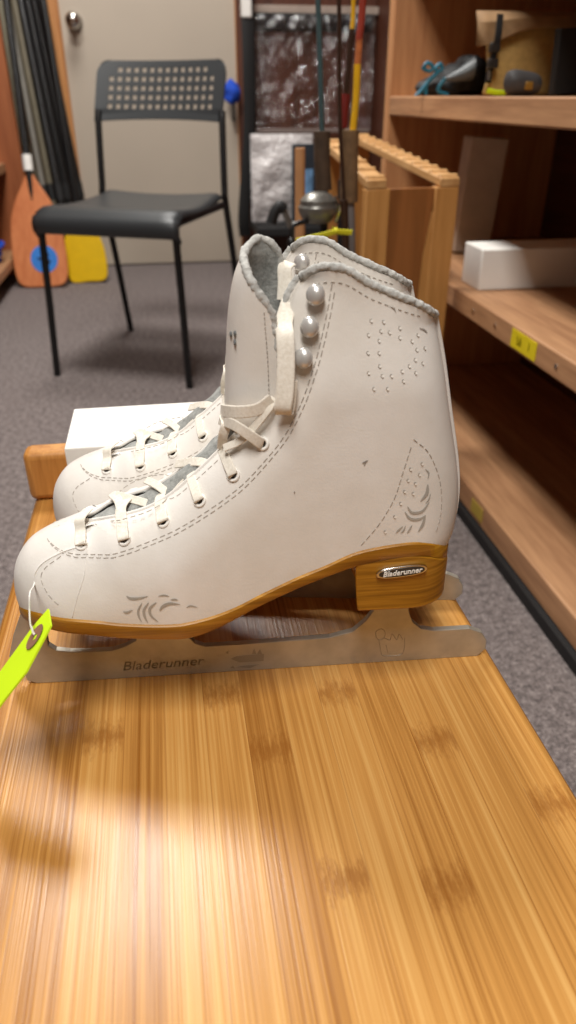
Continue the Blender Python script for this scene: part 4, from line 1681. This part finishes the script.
# silver packet
zbench = at_y(275, 226, 3.33)[2]
xa2, xb2 = at_y(252, 180, 3.44)[0], at_y(312, 180, 3.44)[0]
za, zb_2 = zbench+.001, at_y(280, 134, 3.44)[2]
P = []
for v in np.linspace(0, 1, 30):
    row = []
    for u in np.linspace(0, 1, 26):
        q = Vector((xa2+(xb2-xa2)*u, 3.44, za+(zb_2-za)*v))
        puff = (math.sin(PI*u)*math.sin(PI*v))**.5*.03
        q[1] += -puff + .022*noise.noise(Vector((q[0]*11, 2, q[2]*11)))
        row.append(tuple(q))
    P.append(row)
back = [[(p[0], 3.475, p[2]) for p in row] for row in P]
b = MB(); b.grid(P); b.grid(back, None, True)
o = obj('plastic_packet', b, M['film'], weld=0); rebase(o, ((xa2+xb2)/2, 3.46, za)); tag(o, 'crumpled silvery white plastic packet standing on the low black bench', 'packet')
# booklet in front of the packet
xa3, xb3 = at_y(292, 180, 3.36)[0], at_y(315, 180, 3.36)[0]
zb3, zt3 = at_y(300, 208, 3.36)[2], at_y(300, 144, 3.36)[2]
zbench = at_y(275, 226, 3.33)[2]
t = thing('booklet', 'dark booklet with a pale blue picture leaning before the silvery packet', 'booklet', ((xa3+xb3)/2, 3.36, zbench))
b = MB(True); b.box((xa3, 3.355, zbench), (xb3, 3.37, zt3)); obj('pages', b, M['print_dark'], t, bevel=.001)
b = MB(True); b.box((xa3+.035, 3.352, zbench+.06), (xb3-.012, 3.3555, zbench+.22)); obj('picture', b, M['print_blue'], t)
# low bench
t = thing('low_bench', 'low dark bench with a black top under the silvery packet', 'bench', (.6, 3.4, 0))
b = MB(True); b.box((.405, 3.28, zbench-.035), (.90, 3.56, zbench)); obj('top', b, M['black_rubber'], t, bevel=.004)
for x0 in (.42, .85):
    b = MB(True); b.box((x0, 3.30, 0), (x0+.03, 3.55, zbench-.035)); obj('side', b, M['panel_wood'], t, bevel=.002)
b = MB(True); b.box((.45, 3.52, .02), (.85, 3.54, zbench-.035)); obj('back', b, M['panel_wood'], t)

# ------------------------------------------------------------------ fishing rods
def rod(name, label, y, pts, parts, foot_px):
    """pts: pixel path of the blank at distance y; parts: (part name, px path, radius, material)"""
    f = at_y(foot_px[0], foot_px[1], y)
    t = thing(name, label, 'fishing rod', (f[0], f[1], 0), 0, 'fishing rods standing together')
    for (nm, path, r, m) in parts:
        P = [tuple(at_y(px, py, y)) for px, py in path]
        b = MB(True); b.tube(smooth_path(P, 5), r*(.585 if 'grip' in nm or nm == 'reel_seat' else .45), 12); o = obj(nm, b, m, t)
    # butt down to the floor
    last = at_y(parts[-1][1][-1][0], parts[-1][1][-1][1], y)
    b = MB(True); b.tube([tuple(last), (f[0], f[1], .012), (f[0], f[1], 0.001)], [.0065, .0065, .007], 12); obj('butt', b, M['black_rubber'], t)
    return t


yr_ = 1.20
RS = yr_/2.05
t1 = rod('fishing_rod', 'teal fishing rod with a dark cork grip and a big grey reel', yr_, None,
         [('blank', [(311, -230), (318, 0), (320, 60), (322, 132)], .0085, M['rod_teal']), ('grip', [(322, 131), (322, 160), (324, 190)], .021, M['cork_dark'])], (326, 330))
b = MB(True)
for (px, py, r, dep, m) in ((318, 207, .048, .03, 0),):
    c = Vector(at_y(px, py, yr_-.036))
    prof = [(0.0, -.040), (.030, -.038), (.040, -.030), (.050, -.012), (.052, .0), (.047, .006), (.047, .016), (.034, .030), (.018, .036), (.0, .038)]
    rings = [[(c[0]+RS*r_*math.cos(a), c[1]+RS*r_*math.sin(a)*.8, c[2]+RS*h) for a in np.linspace(0, 2*PI, 24, endpoint=False)] for r_, h in prof[1:-1]]
    b.loft(rings)
reel = obj('reel', b, M['reel_grey'], t1)
b = MB(True)
cc = Vector(at_y(318, 207, yr_-.036))
b.tube([cc+Vector((0, .018, .006)), tuple(at_y(323, 190, yr_))], .0055, 10); obj('reel_foot', b, M['black_metal'], reel); b = MB(True)
b.tube(smooth_path([cc+RS*Vector((-.03, -.02, -.03)), cc+RS*Vector((-.07, -.03, -.04)), cc+RS*Vector((-.075, -.035, -.075))], 5), .0036, 8)
b.ball(cc+RS*Vector((-.076, -.035, -.082)), (.007, .007, .0095), 12, 8)
obj('crank', b, M['black_metal'], reel)
b = MB(True); b.tube(smooth_path([tuple(at_y(335, 197, yr_-.035)), tuple(at_y(340, 208, yr_-.035)), tuple(at_y(336, 222, yr_-.03))], 6), .0036, 8); obj('bail', b, M['chrome'], reel)
rod('fishing_rod', 'thin dark brown fishing rod left of the pale cork grip', yr_-.035, None,
    [('blank', [(334, -230), (339, 0), (340, 120), (344, 200)], .0065, M['rod_brown']), ('grip', [(344, 200), (346, 262)], .010, M['rod_brown'])], (350, 330))
t3 = rod('fishing_rod', 'yellow fishing rod with red windings above a pale cork grip', yr_+.02, None,
         [('tip', [(378, -230), (363, 0), (359, 40)], .011, M['rod_red']), ('winding', [(359.5, 38), (358, 60), (357.5, 66)], .0105, plain('winding_mixed', (170, 96, 50), .5, var=.5, scale=60)),
          ('blank', [(357.5, 64), (356, 100), (353, 131)], .011, M['rod_yellow']), ('grip', [(350, 130), (349, 160), (349, 202)], .024, M['cork']),
          ('reel_seat', [(349, 200), (350, 240), (350, 270)], .015, M['rod_grey'])], (352, 330))
rod('fishing_rod', 'slender rod with a yellow tip between the brown rod and the red windings', yr_+.06, None,
    [('tip', [(357, -200), (353.5, 0), (352, 30)], .007, M['rod_yellow']), ('blank', [(352, 29), (349, 60), (346, 96)], .010, M['rod_brown']),
     ('grip', [(346, 94), (344, 110), (343, 128)], .012, plain('red_grip', (120, 28, 24), .5)), ('lower', [(343, 126), (342, 180)], .008, M['rod_brown'])], (342, 330))
# tan wooden stick beside the teal rod, yellow strap and net handle
b = MB(); a0, a1 = at_y(300, 148, 1.30), at_y(300, 205, 1.30)
b.tube([(a0[0], 1.30, a0[2]), (a1[0], 1.30, a1[2]), (a1[0]+.005, 1.30, .001)], .0085, 12)
o = obj('wooden_stick', b, M['tan_wood']); rebase(o, (a1[0]+.005, 1.30, 0)); tag(o, 'tan wooden stick standing left of the teal rod grip', 'stick')
b = MB()
pp = [tuple(at_y(px, py, yr_-.075)) for px, py in ((296, 241), (318, 236), (336, 232), (352, 232.5))]
b.ribbon(smooth_path(pp, 6), .0075, .0025, (0, -.3, 1))
pm_ = at_y(336, 231, yr_-.075)
b.ball(tuple(pm_), .005, 10, 8)
b.tube([(pm_[0], yr_-.075, pm_[2]), (pm_[0]+.002, yr_-.045, pm_[2])], .002, 8)
o = obj('yellow_strap', b, plain('strap_yellow', (214, 208, 30), .6)); rebase(o, (pm_[0], yr_-.07, pm_[2])); tag(o, 'yellow strap tied across the fishing rods below the reel', 'strap')
# black handled net by the bench
t = thing('hand_brush', 'black handle with a grey stem leaning beside the reel', 'tool', (at_y(297, 245, 1.45)[0], 1.45, 0))
b = MB(True); b.tube(smooth_path([tuple(at_y(px, py, 1.45)) for px, py in ((271, 223), (275, 212), (280, 206), (284, 210))], 6), .010, 12); obj('handle', b, M['black_rubber'], t)
b = MB(True); q1 = at_y(297, 250, 1.45)
b.tube(smooth_path([tuple(at_y(px, py, 1.45)) for px, py in ((283, 208), (290, 226), (297, 250))] + [(q1[0]+.02, 1.45, .001)], 6), .006, 10); obj('stem', b, M['reel_grey'], t)
